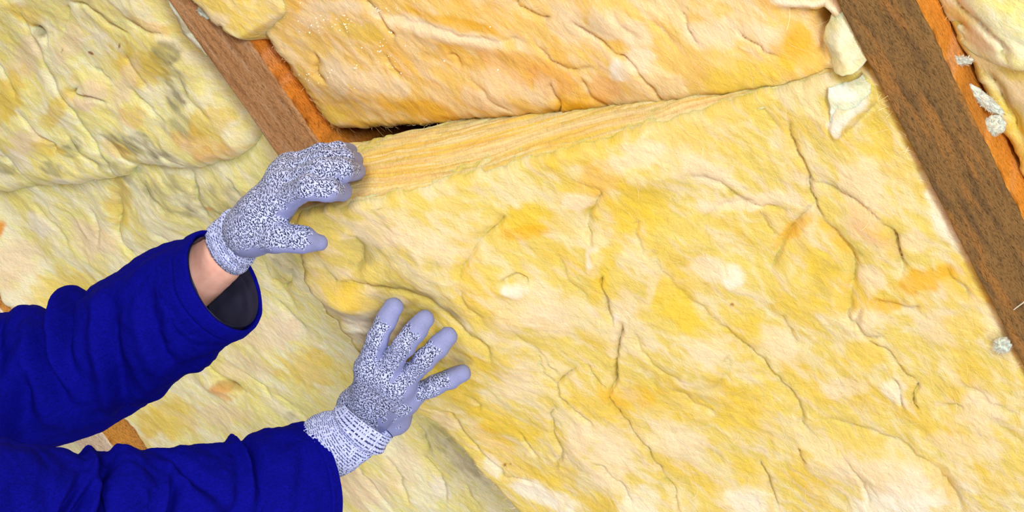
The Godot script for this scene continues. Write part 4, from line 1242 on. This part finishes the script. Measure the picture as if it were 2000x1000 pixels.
# stations: centre and the half-vector to the upper outline; s runs in metres from the first station
func tube(stations: Array, nl: int, nr: int, disp: Callable, aspect := 1.0, rolled := false, inset := 0.0, upto := 1.0) -> Dictionary:
	var C := []
	var N := []
	for a in stations:
		C.append(Vector3(a[0], a[1], a[2]))
		N.append(Vector3(a[3], a[4], a[5]))
	var last := C.size() - 1
	var verts := PackedVector3Array()
	var uvs := PackedVector2Array()
	var s := 0.0
	var prev: Vector3 = C[0]
	var rows := nl + 1
	for j in rows:
		var t := float(j) / nl * last * upto
		var k := mini(int(t), last - 1)
		var f := t - k
		var c: Vector3 = C[k].cubic_interpolate(C[k + 1], C[maxi(k - 1, 0)], C[mini(k + 2, last)], f)
		var nn: Vector3 = N[k].lerp(N[k + 1], f)
		var tt := minf(t + 0.05, last)
		var k2 := mini(int(tt), last - 1)
		var ahead: Vector3 = C[k2].cubic_interpolate(C[k2 + 1], C[maxi(k2 - 1, 0)], C[mini(k2 + 2, last)], tt - k2)
		var axis: Vector3 = (ahead - c).normalized() if ahead.distance_to(c) > 1e-6 else (C[last] - C[last - 1]).normalized()
		s += c.distance_to(prev)
		prev = c
		var r := nn.length()
		var e1 := nn / r
		var e2 := axis.cross(e1).normalized()
		if e2.dot(CAM_AT - c) < 0.0: e2 = -e2
		for i in nr + 1:
			var ph := TAU * i / nr
			var d := e1 * cos(ph) + e2 * sin(ph) * aspect
			var rr: float = r - inset + disp.call(s, ph)
			verts.append(c + d * rr)
			uvs.append(Vector2(ph / TAU * 4.0, s * 13.0))
	if rolled:
		# the hem turns inwards at the open end
		var base := verts.size()
		for ring in 3:
			for i in nr + 1:
				var p0 := verts[i]
				var in_dir: Vector3 = (C[0] - p0).normalized()
				var back: Vector3 = (C[1] - C[0]).normalized()
				var dd: Array = [[0.0012, -0.001], [0.003, -0.0004], [0.0036, 0.012]][ring]
				verts.append(p0 + in_dir * dd[0] + back * dd[1])
				uvs.append(uvs[i])
		var idx2 := PackedInt32Array()
		var order := [0, base, base + nr + 1, base + 2 * (nr + 1)]
		for q in 3:
			for i in nr:
				idx2.append_array(PackedInt32Array([order[q] + i, order[q + 1] + i, order[q + 1] + i + 1, order[q] + i, order[q + 1] + i + 1, order[q] + i + 1]))
		return {"v": verts, "i": tube_index(rows, nr, true) + idx2, "uv": uvs}
	return {"v": verts, "i": tube_index(rows, nr, false), "uv": uvs}

func tube_index(rows: int, nr: int, _r: bool) -> PackedInt32Array:
	var idx := PackedInt32Array()
	for j in rows - 1:
		for i in nr:
			var k := j * (nr + 1) + i
			idx.append_array(PackedInt32Array([k, k + nr + 2, k + nr + 1, k, k + 1, k + nr + 2]))
	return idx

func put_sleeve(stations: Array, folds: Array, sd: float, label: String, person: Node3D) -> void:
	var disp := func(s: float, ph: float) -> float:
		var x := cos(ph) * 9.0
		var y := sin(ph) * 9.0
		var d := 0.006 * n_mid.get_noise_3d(s * 260.0 + sd, x * 2.0 + s * 60.0, y * 2.0) + 0.0016 * n_mid.get_noise_3d(s * 700.0 + sd, x * 4.0, y * 4.0) + 0.0004 * n_fine.get_noise_3d(s * 1500.0, x * 30.0, y * 30.0)
		var calm := smoothstep(0.0, 0.05, s)
		d *= 0.25 + 0.75 * calm
		# sewn hem: a raised band, a stitched groove behind it
		d += 0.0011 * (1.0 - smoothstep(0.013, 0.0145, s)) - 0.0012 * exp(-pow((s - 0.0145) / 0.0012, 2.0))
		for f in folds:
			var a := wrapf(ph - f[1], -PI, PI)
			if absf(a) < f[2]:
				var q: float = (s - f[0] - f[3] * a) / f[5]
				var fade := 0.5 + 0.5 * cos(PI * a / f[2])
				if absf(q) < 4.0: d += fade * (-f[4] * exp(-q * q) + 0.7 * f[4] * exp(-pow(q - 1.9, 2.0)))
		return d
	var t := tube(stations, 300, 150, disp, 0.95, true)
	var sl := part("jacket_sleeve", mesh_of(t.v, t.i, PackedColorArray(), t.uv), M.navy, person)
	sl.set_meta("label", label)
	var flat := func(s: float, ph: float) -> float:
		return 0.002 * n_mid.get_noise_2d(s * 500.0 + sd, cos(ph) * 30.0 + sin(ph) * 20.0) - 0.16 * s
	var l := tube(stations, 40, 90, flat, 0.95, false, 0.0045, 0.22)
	var li := part("sleeve_lining", mesh_of(l.v, l.i), M.lining, sl)
	li.set_meta("label", "dark glossy lining inside the cuff")

func put_person() -> void:
	var person := Node3D.new()
	person.name = "person"
	add_child(person)
	tag(person, "person in a navy work jacket and grey flecked gloves holding the lifted wool batt", "person")
	person.transform = Transform3D(FR, Vector3.ZERO)
	var inv := FR.inverse()
	# body out of the picture on the left: world points turned into roof axes
	var w := func(x: float, y: float, z: float) -> Vector3: return inv * Vector3(x, y, z)
	var ls: Vector3 = w.call(-0.36, -0.30, 0.50)
	var rs: Vector3 = w.call(-0.24, -0.42, 0.74)
	var left: Array = SLEEVE_LEFT.duplicate()
	left.append([ls.x, ls.y, ls.z, 0.0, 0.075, 0.0])
	var right: Array = SLEEVE_RIGHT.duplicate()
	right.append([rs.x, rs.y, rs.z, 0.0, 0.075, 0.0])
	put_sleeve(left, [[0.150, 0.6, 2.0, 0.004, 0.016, 0.008], [0.105, 1.6, 1.2, 0.020, 0.011, 0.009], [0.185, 1.4, 1.4, -0.012, 0.015, 0.010], [0.062, 1.9, 1.0, 0.022, 0.008, 0.009], [0.215, 1.9, 1.2, 0.018, 0.014, 0.011], [0.245, 1.0, 1.2, -0.02, 0.012, 0.011], [0.13, 2.3, 0.9, 0.03, 0.010, 0.008]], 3.0, "navy blue jacket sleeve pushed up from the wrist of the gripping hand", person)
	put_sleeve(right, [[0.078, 0.5, 1.4, 0.012, 0.012, 0.006], [0.236, 0.7, 1.6, 0.022, 0.020, 0.008], [0.148, 1.0, 1.0, -0.028, 0.010, 0.007], [0.175, 1.3, 0.9, 0.020, 0.011, 0.007], [0.270, 1.2, 1.0, 0.045, 0.010, 0.006], [0.295, 1.4, 1.0, 0.05, 0.010, 0.006], [0.12, 1.7, 0.9, 0.02, 0.006, 0.009], [0.04, 1.3, 0.7, 0.02, 0.004, 0.007]], 40.0, "bright navy blue jacket sleeve of the pressing hand", person)
	var smooth_arm := func(s: float, ph: float) -> float: return 0.0007 * n_mid.get_noise_2d(s * 600.0, cos(ph) * 30.0)
	for a in [FOREARM_LEFT, FOREARM_RIGHT]:
		var t := tube(a, 40, 48, smooth_arm, 0.85)
		var f := part("forearm", mesh_of(t.v, t.i), M.skin, person)
		f.set_meta("label", "bare skin of the wrist between glove and sleeve")
	put_glove(HAND_LEFT, CUFF_LEFT, Vector3(-0.05, -0.88, 0.40).normalized(), 0.60, 5, "flecked grey knitted work glove gripping the batt edge", person)
	put_glove(HAND_RIGHT, CUFF_RIGHT, Vector3(0.55, -0.82, -0.05).normalized(), 0.58, 6, "flecked grey knitted work glove with spread fingers on the wool", person)
	# torso, head, legs
	var B := func(a: Vector3, b: Vector3, ra: float, rb: float) -> Array: return [a, b, ra, rb]
	var chest: Vector3 = w.call(-0.33, -0.52, 0.62)
	var hips: Vector3 = w.call(-0.36, -0.98, 0.62)
	var torso := figure([[[B.call(ls, rs, 0.085, 0.085), B.call(chest, w.call(-0.35, -0.80, 0.62), 0.15, 0.14), B.call(w.call(-0.35, -0.80, 0.56), hips, 0.13, 0.15), B.call(w.call(-0.31, -0.36, 0.62), chest, 0.08, 0.14)], 0.09]], 0.014, 0.05)
	var tm := part("jacket_body", mesh_of(torso.v, torso.i), M.navy, person)
	tm.set_meta("label", "navy blue jacket body")
	var legs := figure([[[B.call(hips, hips + inv * Vector3(0, -0.06, 0), 0.14, 0.14)], 0.05],
		[[B.call(w.call(-0.35, -1.0, 0.54), w.call(-0.32, -1.40, 0.52), 0.095, 0.068), B.call(w.call(-0.32, -1.40, 0.52), w.call(-0.35, -1.76, 0.52), 0.066, 0.055)], 0.04],
		[[B.call(w.call(-0.36, -1.0, 0.72), w.call(-0.36, -1.40, 0.75), 0.095, 0.068), B.call(w.call(-0.36, -1.40, 0.75), w.call(-0.41, -1.76, 0.75), 0.066, 0.055)], 0.04]], 0.014, 0.05)
	part("trousers", mesh_of(legs.v, legs.i), M.trousers, person)
	for q in [[-0.35, 0.52], [-0.41, 0.75]]:
		var boot := figure([[[B.call(w.call(q[0], -1.74, q[1]), w.call(q[0], -1.80, q[1]), 0.058, 0.05), B.call(w.call(q[0] - 0.02, -1.80, q[1]), w.call(q[0] + 0.17, -1.81, q[1]), 0.048, 0.038)], 0.03]], 0.01, 0.02)
		part("boot", mesh_of(boot.v, boot.i), M.boot, person)
	var hc := Vector3(-0.27, -0.10, 0.61)
	var hd := func(x: float, y: float, z: float) -> Vector3: return inv * (hc + Vector3(x, y, z))
	var head := figure([[[B.call(hd.call(0, 0.03, -0.01), hd.call(0, 0.03, 0.01), 0.088, 0.088), B.call(hd.call(0.02, 0.0, 0), hd.call(0.045, -0.085, 0), 0.068, 0.036), B.call(hd.call(-0.03, -0.05, 0), hd.call(-0.06, -0.27, 0.01), 0.055, 0.06),
		B.call(hd.call(0.085, 0.01, 0), hd.call(0.112, -0.025, 0), 0.010, 0.015), B.call(hd.call(0.08, -0.062, -0.018), hd.call(0.08, -0.062, 0.018), 0.009, 0.009),
		B.call(hd.call(-0.005, 0.02, -0.088), hd.call(-0.015, -0.02, -0.085), 0.013, 0.010), B.call(hd.call(-0.005, 0.02, 0.088), hd.call(-0.015, -0.02, 0.085), 0.013, 0.010)], 0.02]], 0.006, 0.02)
	var hm := part("head", mesh_of(head.v, head.i), M.skin, person)
	for z in [-0.032, 0.032]:
		var eye := SphereMesh.new()
		eye.radius = 0.012
		eye.height = 0.024
		var em := part("eye", eye, M.plaster, hm)
		em.position = hd.call(0.074, 0.012, z)
	var hair := figure([[[B.call(hd.call(-0.018, 0.048, -0.01), hd.call(-0.018, 0.048, 0.01), 0.094, 0.094), B.call(hd.call(-0.045, 0.02, 0), hd.call(-0.06, -0.04, 0), 0.075, 0.05)], 0.03]], 0.007, 0.02)
	part("hair", mesh_of(hair.v, hair.i), M.hair, hm)

# ------------------------------------------------------------------ the scene
func _ready() -> void:
	rng.seed = 7
	for q in [[n_big, 0.05, 1], [n_mid, 0.06, 2], [n_fine, 0.06, 3], [n_ridge, 0.05, 4]]:
		q[0].noise_type = FastNoiseLite.TYPE_SIMPLEX_SMOOTH
		q[0].frequency = q[1]
		q[0].seed = q[2]
		q[0].fractal_octaves = 3
	n_big.fractal_type = FastNoiseLite.FRACTAL_FBM
	n_ridge.fractal_type = FastNoiseLite.FRACTAL_RIDGED
	n_ridge.fractal_octaves = 2

	# camera
	var cam := Camera3D.new()
	cam.name = "camera"
	add_child(cam)
	cam.transform = Transform3D(Basis(FR * CAM_RIGHT, FR * CAM_UP, FR * CAM_BACK), FR * CAM_AT)
	cam.fov = rad_to_deg(2.0 * atan(500.0 / 2700.0))
	cam.near = 0.05
	cam.far = 50.0
	cam.current = true

	# surroundings and light
	var env := Environment.new()
	env.background_mode = Environment.BG_COLOR
	env.background_color = Color8(120, 126, 134)
	env.tonemap_mode = Environment.TONE_MAPPER_LINEAR
	env.tonemap_exposure = 0.98
	env.sdfgi_enabled = true
	env.ssao_enabled = true
	env.ssil_enabled = true
	var we := WorldEnvironment.new()
	we.name = "environment"
	we.environment = env
	add_child(we)

	make_materials()
	put_lamp("unseen_lamp", roof(Vector3(2.15, 0.90, 1.75)), roof(Vector3(-0.3, 0.0, 0.0)), Vector2(0.6, 0.6), 4.8, Color(1.0, 0.98, 0.95), "square white work light on a tripod beside the camera")
	put_lamp("unseen_lamp", roof(Vector3(1.15, 1.85, 1.45)), roof(Vector3(-0.3, 0.0, 0.0)), Vector2(0.7, 0.7), 3.0, Color(1.0, 0.98, 0.95), "added tall square white fill lamp raised towards the ridge")  # added unseen fill, placed where the arms do not block the wool
	put_lamp("unseen_lamp", roof(Vector3(1.55, -1.0, 1.25)), roof(Vector3(-0.35, 0.0, 0.0)), Vector2(0.4, 0.4), 1.4, Color(0.95, 0.97, 1.0), "added small square white fill lamp standing low near the floor")  # added unseen fill from low right, keeps the shadow beside the lifted batt
	put_lamp("unseen_lamp", roof(Vector3(-0.25, -0.85, 1.30)), roof(Vector3(-0.40, 0.0, 0.0)), Vector2(0.5, 0.5), 0.8, Color(0.96, 0.98, 1.0), "added square white fill lamp beside the person's feet")  # added unseen fill that brightens the wool around the sleeves

	put_shell()

	# rafters
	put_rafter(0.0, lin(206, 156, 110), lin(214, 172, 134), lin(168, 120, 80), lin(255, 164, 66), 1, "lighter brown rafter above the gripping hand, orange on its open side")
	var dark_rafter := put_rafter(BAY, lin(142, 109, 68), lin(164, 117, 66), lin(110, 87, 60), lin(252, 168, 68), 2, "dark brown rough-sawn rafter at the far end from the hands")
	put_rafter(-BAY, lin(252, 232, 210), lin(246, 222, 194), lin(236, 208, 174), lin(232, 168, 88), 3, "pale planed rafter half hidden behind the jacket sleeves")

	# batts
	var warm := [lin(243, 206, 122), lin(247, 219, 170), lin(241, 190, 86), lin(249, 221, 192)]
	var lemon := [lin(230, 208, 116), lin(238, 222, 174), lin(231, 197, 80), lin(240, 220, 198)]
	var pale := [lin(245, 238, 164), lin(249, 245, 212), lin(243, 228, 130), lin(250, 244, 228)]
	var flat := func(base: float) -> Callable: return func(_u: float, _v: float) -> float: return base
	var left_bay := [[-1.0, -0.5405]]
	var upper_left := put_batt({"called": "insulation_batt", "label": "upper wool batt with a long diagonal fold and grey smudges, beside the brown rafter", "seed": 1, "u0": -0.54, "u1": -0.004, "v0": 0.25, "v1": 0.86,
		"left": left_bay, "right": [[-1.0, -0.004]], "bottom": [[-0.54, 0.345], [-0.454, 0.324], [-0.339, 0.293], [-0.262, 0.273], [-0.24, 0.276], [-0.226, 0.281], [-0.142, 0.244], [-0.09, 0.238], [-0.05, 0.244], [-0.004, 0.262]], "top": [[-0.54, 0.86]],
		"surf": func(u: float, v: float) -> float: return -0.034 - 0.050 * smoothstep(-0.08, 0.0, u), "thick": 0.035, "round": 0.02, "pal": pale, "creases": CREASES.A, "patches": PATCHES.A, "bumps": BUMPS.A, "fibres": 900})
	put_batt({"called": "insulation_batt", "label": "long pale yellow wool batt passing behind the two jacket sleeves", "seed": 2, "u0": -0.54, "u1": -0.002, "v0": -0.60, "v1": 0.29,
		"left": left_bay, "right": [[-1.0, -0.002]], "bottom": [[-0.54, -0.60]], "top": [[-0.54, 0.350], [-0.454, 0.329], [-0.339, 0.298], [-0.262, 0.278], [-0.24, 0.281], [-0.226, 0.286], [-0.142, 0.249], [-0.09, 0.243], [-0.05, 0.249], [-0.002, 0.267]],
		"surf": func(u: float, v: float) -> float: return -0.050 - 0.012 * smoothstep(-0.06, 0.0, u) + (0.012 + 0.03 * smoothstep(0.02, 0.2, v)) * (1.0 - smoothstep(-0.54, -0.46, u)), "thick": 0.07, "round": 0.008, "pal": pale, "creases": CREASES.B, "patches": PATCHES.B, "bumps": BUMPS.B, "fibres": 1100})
	put_batt({"called": "insulation_batt", "label": "narrow strip of wool spilling over the brown rafter's orange side", "seed": 3, "u0": 0.02, "u1": 0.13, "v0": 0.225, "v1": 0.82, "step": 0.0018,
		"left": [[0.22, 0.0585], [0.24, 0.0585], [0.30, 0.0595], [0.342, 0.060], [0.352, 0.056], [0.366, 0.048], [0.385, 0.041], [0.41, 0.036], [0.44, 0.026], [0.5, 0.01]], "right": [[0.225, 0.068], [0.235, 0.069], [0.263, 0.079], [0.309, 0.099], [0.345, 0.113], [0.364, 0.122], [0.60, 0.161], [0.82, 0.161]], "bottom": [[0.0, 0.228]], "top": [[0.0, 0.82]],
		"surf": func(u: float, v: float) -> float: return lerpf(-0.022, 0.014, smoothstep(0.335, 0.362, v)) - 0.010 * smoothstep(0.06, 0.12, u), "thick": 0.06, "round": 0.009, "rag": 0.003, "puff": 0.5, "pal": [lin(242, 216, 120), lin(246, 226, 172), lin(236, 200, 96), lin(248, 226, 190)], "creases": [], "patches": PATCHES.C, "bumps": [], "fibres": 350})
	var upper_mid := put_batt({"called": "insulation_batt", "label": "orange-yellow wool batt filling the bay above the lifted one", "seed": 4, "u0": 0.07, "u1": 0.6, "v0": 0.09, "v1": 0.82,
		"left": [[0.09, 0.071], [0.235, 0.071], [0.263, 0.081], [0.309, 0.101], [0.345, 0.115], [0.364, 0.124], [0.60, 0.163], [0.82, 0.163]], "right": [[0.0, 0.5985]], "bottom": [[0.05, 0.236], [0.073, 0.231], [0.101, 0.221], [0.15, 0.205], [0.213, 0.186], [0.28, 0.166], [0.366, 0.140], [0.461, 0.115], [0.53, 0.101], [0.575, 0.097], [0.6, 0.102]], "top": [[0.0, 0.82]],
		"surf": func(u: float, v: float) -> float: return -0.004 - 0.008 * smoothstep(0.54, 0.6, u), "thick": 0.12, "round": 0.014, "rag": 0.0022, "puff": 0.7, "pal": warm, "creases": CREASES.D, "patches": PATCHES.D, "bumps": BUMPS.D, "fibres": 1000})
	var top := [[0.05, 0.225], [0.107, 0.212], [0.14, 0.207], [0.187, 0.195], [0.258, 0.170], [0.322, 0.152], [0.386, 0.136], [0.469, 0.116], [0.53, 0.104], [0.6, 0.094]]
	var big := put_batt({"called": "insulation_batt", "label": "large yellow wool batt lifted at one corner by the gloved hands", "seed": 5, "u0": 0.06, "u1": 0.6, "v0": -0.60, "v1": 0.13, "step": 0.0015,
		"left": [[-0.45, 0.075], [-0.212, 0.063], [-0.119, 0.053], [-0.055, 0.047], [0.012, 0.060], [0.06, 0.069], [0.09, 0.078], [0.115, 0.094], [0.13, 0.106]], "right": [[0.0, 0.5985]], "bottom": [[0.0, -0.60]], "top": top,
		"surf": lifted, "thick": 0.13, "round": 0.010, "rag": 0.0028, "pal": lemon, "creases": CREASES.E, "patches": PATCHES.E, "bumps": BUMPS.E, "fibres": 1800})
	layered_edge(big, top)
	put_batt({"called": "insulation_batt", "label": "folded pale wool batt in the bay beyond the dark rafter, uppermost there", "seed": 6, "u0": 0.66, "u1": 1.0, "v0": 0.03, "v1": 0.75, "step": 0.0028,
		"left": [[0.0, 0.658]], "right": [[0.0, 1.0]], "bottom": [[0.65, 0.068], [0.67, 0.047], [0.70, 0.034], [0.8, 0.03], [1.0, 0.02]], "top": [[0.0, 0.75]],
		"surf": func(u: float, v: float) -> float: return -0.044 + 0.030 * smoothstep(0.66, 0.70, u), "thick": 0.08, "round": 0.012, "pal": pale, "creases": CREASES.F, "patches": PATCHES.F, "bumps": [], "fibres": 300})
	put_batt({"called": "insulation_batt", "label": "yellow wool batt below the folded one, beyond the dark rafter", "seed": 7, "u0": 0.66, "u1": 1.0, "v0": -0.60, "v1": 0.08, "step": 0.003,
		"left": [[-0.4, 0.659], [0.05, 0.659]], "right": [[0.0, 1.0]], "bottom": [[0.0, -0.60]], "top": [[0.0, 0.10]],
		"surf": func(u: float, v: float) -> float: return -0.048 + 0.020 * smoothstep(0.66, 0.72, u), "thick": 0.07, "round": 0.007, "pal": lemon, "creases": CREASES.G, "patches": PATCHES.G, "bumps": [], "fibres": 300})
	put_batt({"called": "insulation_batt", "label": "yellow wool batt beyond the pale rafter, a sliver seen between the sleeves", "seed": 8, "u0": -1.0, "u1": -0.603, "v0": -0.45, "v1": 0.75, "step": 0.006,
		"left": [[0.0, -1.0]], "right": [[0.0, -0.603]], "bottom": [[0.0, -0.45]], "top": [[0.0, 0.75]],
		"surf": flat.call(-0.02), "thick": 0.09, "round": 0.014, "pal": pale, "creases": [], "patches": [], "bumps": [], "fibres": 0})

	put_details(upper_left, upper_mid, big, dark_rafter)
	put_person()

func put_details(upper_left: Node, upper_mid: Node, big: Node, dark_rafter: Node) -> void:
	var white := lin(252, 246, 232)
	var cream := lin(248, 232, 190)
	var yellow := lin(244, 216, 110)
	var rows_of := func(a: Array) -> Array:
		var out := []
		for q in a: out.append([Vector3(q[0], q[1], q[2]), Vector3(q[3], q[4], q[5]), q[6]])
		return out
	put_flap("torn_flap", rows_of.call(FLAP_LIFTED), 0.004, lin(249, 238, 206), white, 1, big).set_meta("label", "torn white flap of wool next to the dark rafter")
	put_flap("curled_corner", rows_of.call(FLAP_UPPER), 0.005, lin(244, 228, 176), lin(246, 236, 206), 2, upper_mid).set_meta("label", "pale curled corner of wool tucked against the dark rafter")
	put_flap("torn_flap", rows_of.call(FLAP_SQUARE), 0.004, cream, lin(248, 224, 176), 3, upper_left).set_meta("label", "small square torn flap of wool")
	put_flap("paper_edge", rows_of.call(STRIP_EDGE), 0.003, lin(226, 224, 206), lin(200, 196, 170), 4, upper_left).set_meta("label", "ragged whitish facing strip along the rafter edge")
	var k := 0
	for q in TUFTS:
		var tf := put_tuft("wool_tuft", Vector3(q[0], q[1], q[2]), Vector3(q[3], q[4], q[5]), q[6], white if q[7] == 0 else yellow, 20 + k, self, 520)
		tag(tf, TUFT_LABELS[k], "wool tuft", "loose tufts of wool")
		k += 1
	# tiny white glass beads put in for the sparkles on the upper batt
	var bead := SphereMesh.new()
	bead.radius = 0.00075
	bead.height = 0.0015
	bead.radial_segments = 8
	bead.rings = 4
	var shiny := StandardMaterial3D.new()
	shiny.albedo_color = Color8(255, 252, 244)
	shiny.roughness = 0.15
	var mm := MultiMesh.new()
	mm.transform_format = MultiMesh.TRANSFORM_3D
	mm.mesh = bead
	mm.instance_count = BEADS.size()
	for i in BEADS.size():
		var f := rng.randf_range(0.35, 1.1)
		mm.set_instance_transform(i, Transform3D(Basis().scaled(Vector3(f, f, f)), Vector3(BEADS[i][0], BEADS[i][1], 0.006 + rng.randf() * 0.003)))
	var mi := MultiMeshInstance3D.new()
	mi.name = "glass_beads"
	mi.multimesh = mm
	mi.material_override = shiny
	mi.set_meta("kind", "stuff")
	upper_mid.add_child(mi)
	var sp := part("splinter", box_mesh(Vector3(0.014, 0.0007, 0.0012)), M.plaster, dark_rafter)
	sp.transform = Transform3D(Basis(Vector3(0, 0, 1), 0.5) * Basis(Vector3(0, 1, 0), -0.2), Vector3(SPLINTER[0], SPLINTER[1], 0.001))
	sp.set_meta("label", "pale wood splinter")

func put_lamp(called: String, at: Vector3, aim: Vector3, size: Vector2, energy: float, tint: Color, label: String) -> void:
	var o := Node3D.new()
	o.name = called
	add_child(o, true)
	o.look_at_from_position(at, aim, Vector3.UP)
	tag(o, label, "lamp", "work lights")
	var glow := StandardMaterial3D.new()
	glow.albedo_color = Color(0.9, 0.9, 0.9)
	glow.emission_enabled = true
	glow.emission = tint
	glow.emission_energy_multiplier = 1.0
	part("housing", box_mesh(Vector3(size.x + 0.06, size.y + 0.06, 0.05)), M.steel, o).position = Vector3(0, 0, 0.03)
	part("lamp_face", box_mesh(Vector3(size.x, size.y, 0.004)), glow, o)
	var l := AreaLight3D.new()
	l.name = "glow"
	l.area_size = size
	l.light_energy = energy
	l.light_color = tint
	l.shadow_enabled = true
	l.area_range = 12.0
	o.add_child(l)
	l.position = Vector3(0, 0, -0.01)
	# tripod down to the floor
	var foot := Vector3(at.x, FLOOR_Y, at.z)
	var top := at - o.basis.z * -0.06
	var inv := o.transform.affine_inverse()
	var pole := CylinderMesh.new()
	pole.top_radius = 0.014
	pole.bottom_radius = 0.018
	pole.height = top.y - FLOOR_Y - 0.25
	var pm := part("pole", pole, M.steel, o)
	pm.transform = inv * Transform3D(Basis(), Vector3(top.x, FLOOR_Y + 0.25 + pole.height / 2.0, top.z))
	for k in 3:
		var ang := TAU * k / 3.0 + 0.4
		var a := Vector3(top.x, FLOOR_Y + 0.45, top.z)
		var b := Vector3(foot.x + cos(ang) * 0.36, FLOOR_Y + 0.012, foot.z + sin(ang) * 0.36)
		var leg := CylinderMesh.new()
		leg.top_radius = 0.010
		leg.bottom_radius = 0.010
		leg.height = a.distance_to(b)
		var lm := part("leg", leg, M.steel, o)
		var y := (a - b).normalized()
		var x := y.cross(Vector3.UP).normalized()
		lm.transform = inv * Transform3D(Basis(x, y, x.cross(y)), (a + b) / 2.0)

func put_shell() -> void:
	# the attic round the camera: roof boarding behind the batts, the other slope, gables and floor
	var ridge_v := 2.1
	var eave_v := -3.2
	var slab := part("ceiling", box_mesh(Vector3(6.6, ridge_v - eave_v, 0.04)), M.deck, self)
	slab.transform = Transform3D(FR, FR * Vector3(0.3, (ridge_v + eave_v) / 2.0, -0.185))
	tag(slab, "brown roof boarding behind the wool batts", "", "", "structure")
	var ridge := FR * Vector3(0.3, ridge_v, -0.165)
	var other := part("ceiling", box_mesh(Vector3(6.6, 5.3, 0.04)), M.plaster, self)
	var down := Vector3(0, -sin(PITCH), cos(PITCH))
	other.transform = Transform3D(Basis(Vector3(1, 0, 0), down, Vector3(1, 0, 0).cross(down)), ridge + down * 2.66)
	tag(other, "pale boarded opposite roof slope behind the camera", "", "", "structure")
	var fl := part("floor", box_mesh(Vector3(6.6, 0.06, 9.2)), M.board, self)
	fl.position = Vector3(0.3, FLOOR_Y - 0.03, 1.7)
	tag(fl, "chipboard attic floor", "", "", "structure")
	for sd in [[-3.0, "wall_left"], [3.6, "wall_right"]]:
		var g := part(sd[1], box_mesh(Vector3(0.08, 4.2, 9.2)), M.plaster, self)
		g.position = Vector3(sd[0], FLOOR_Y + 2.1, 1.7)
		tag(g, "pale plastered gable wall", "", "", "structure")
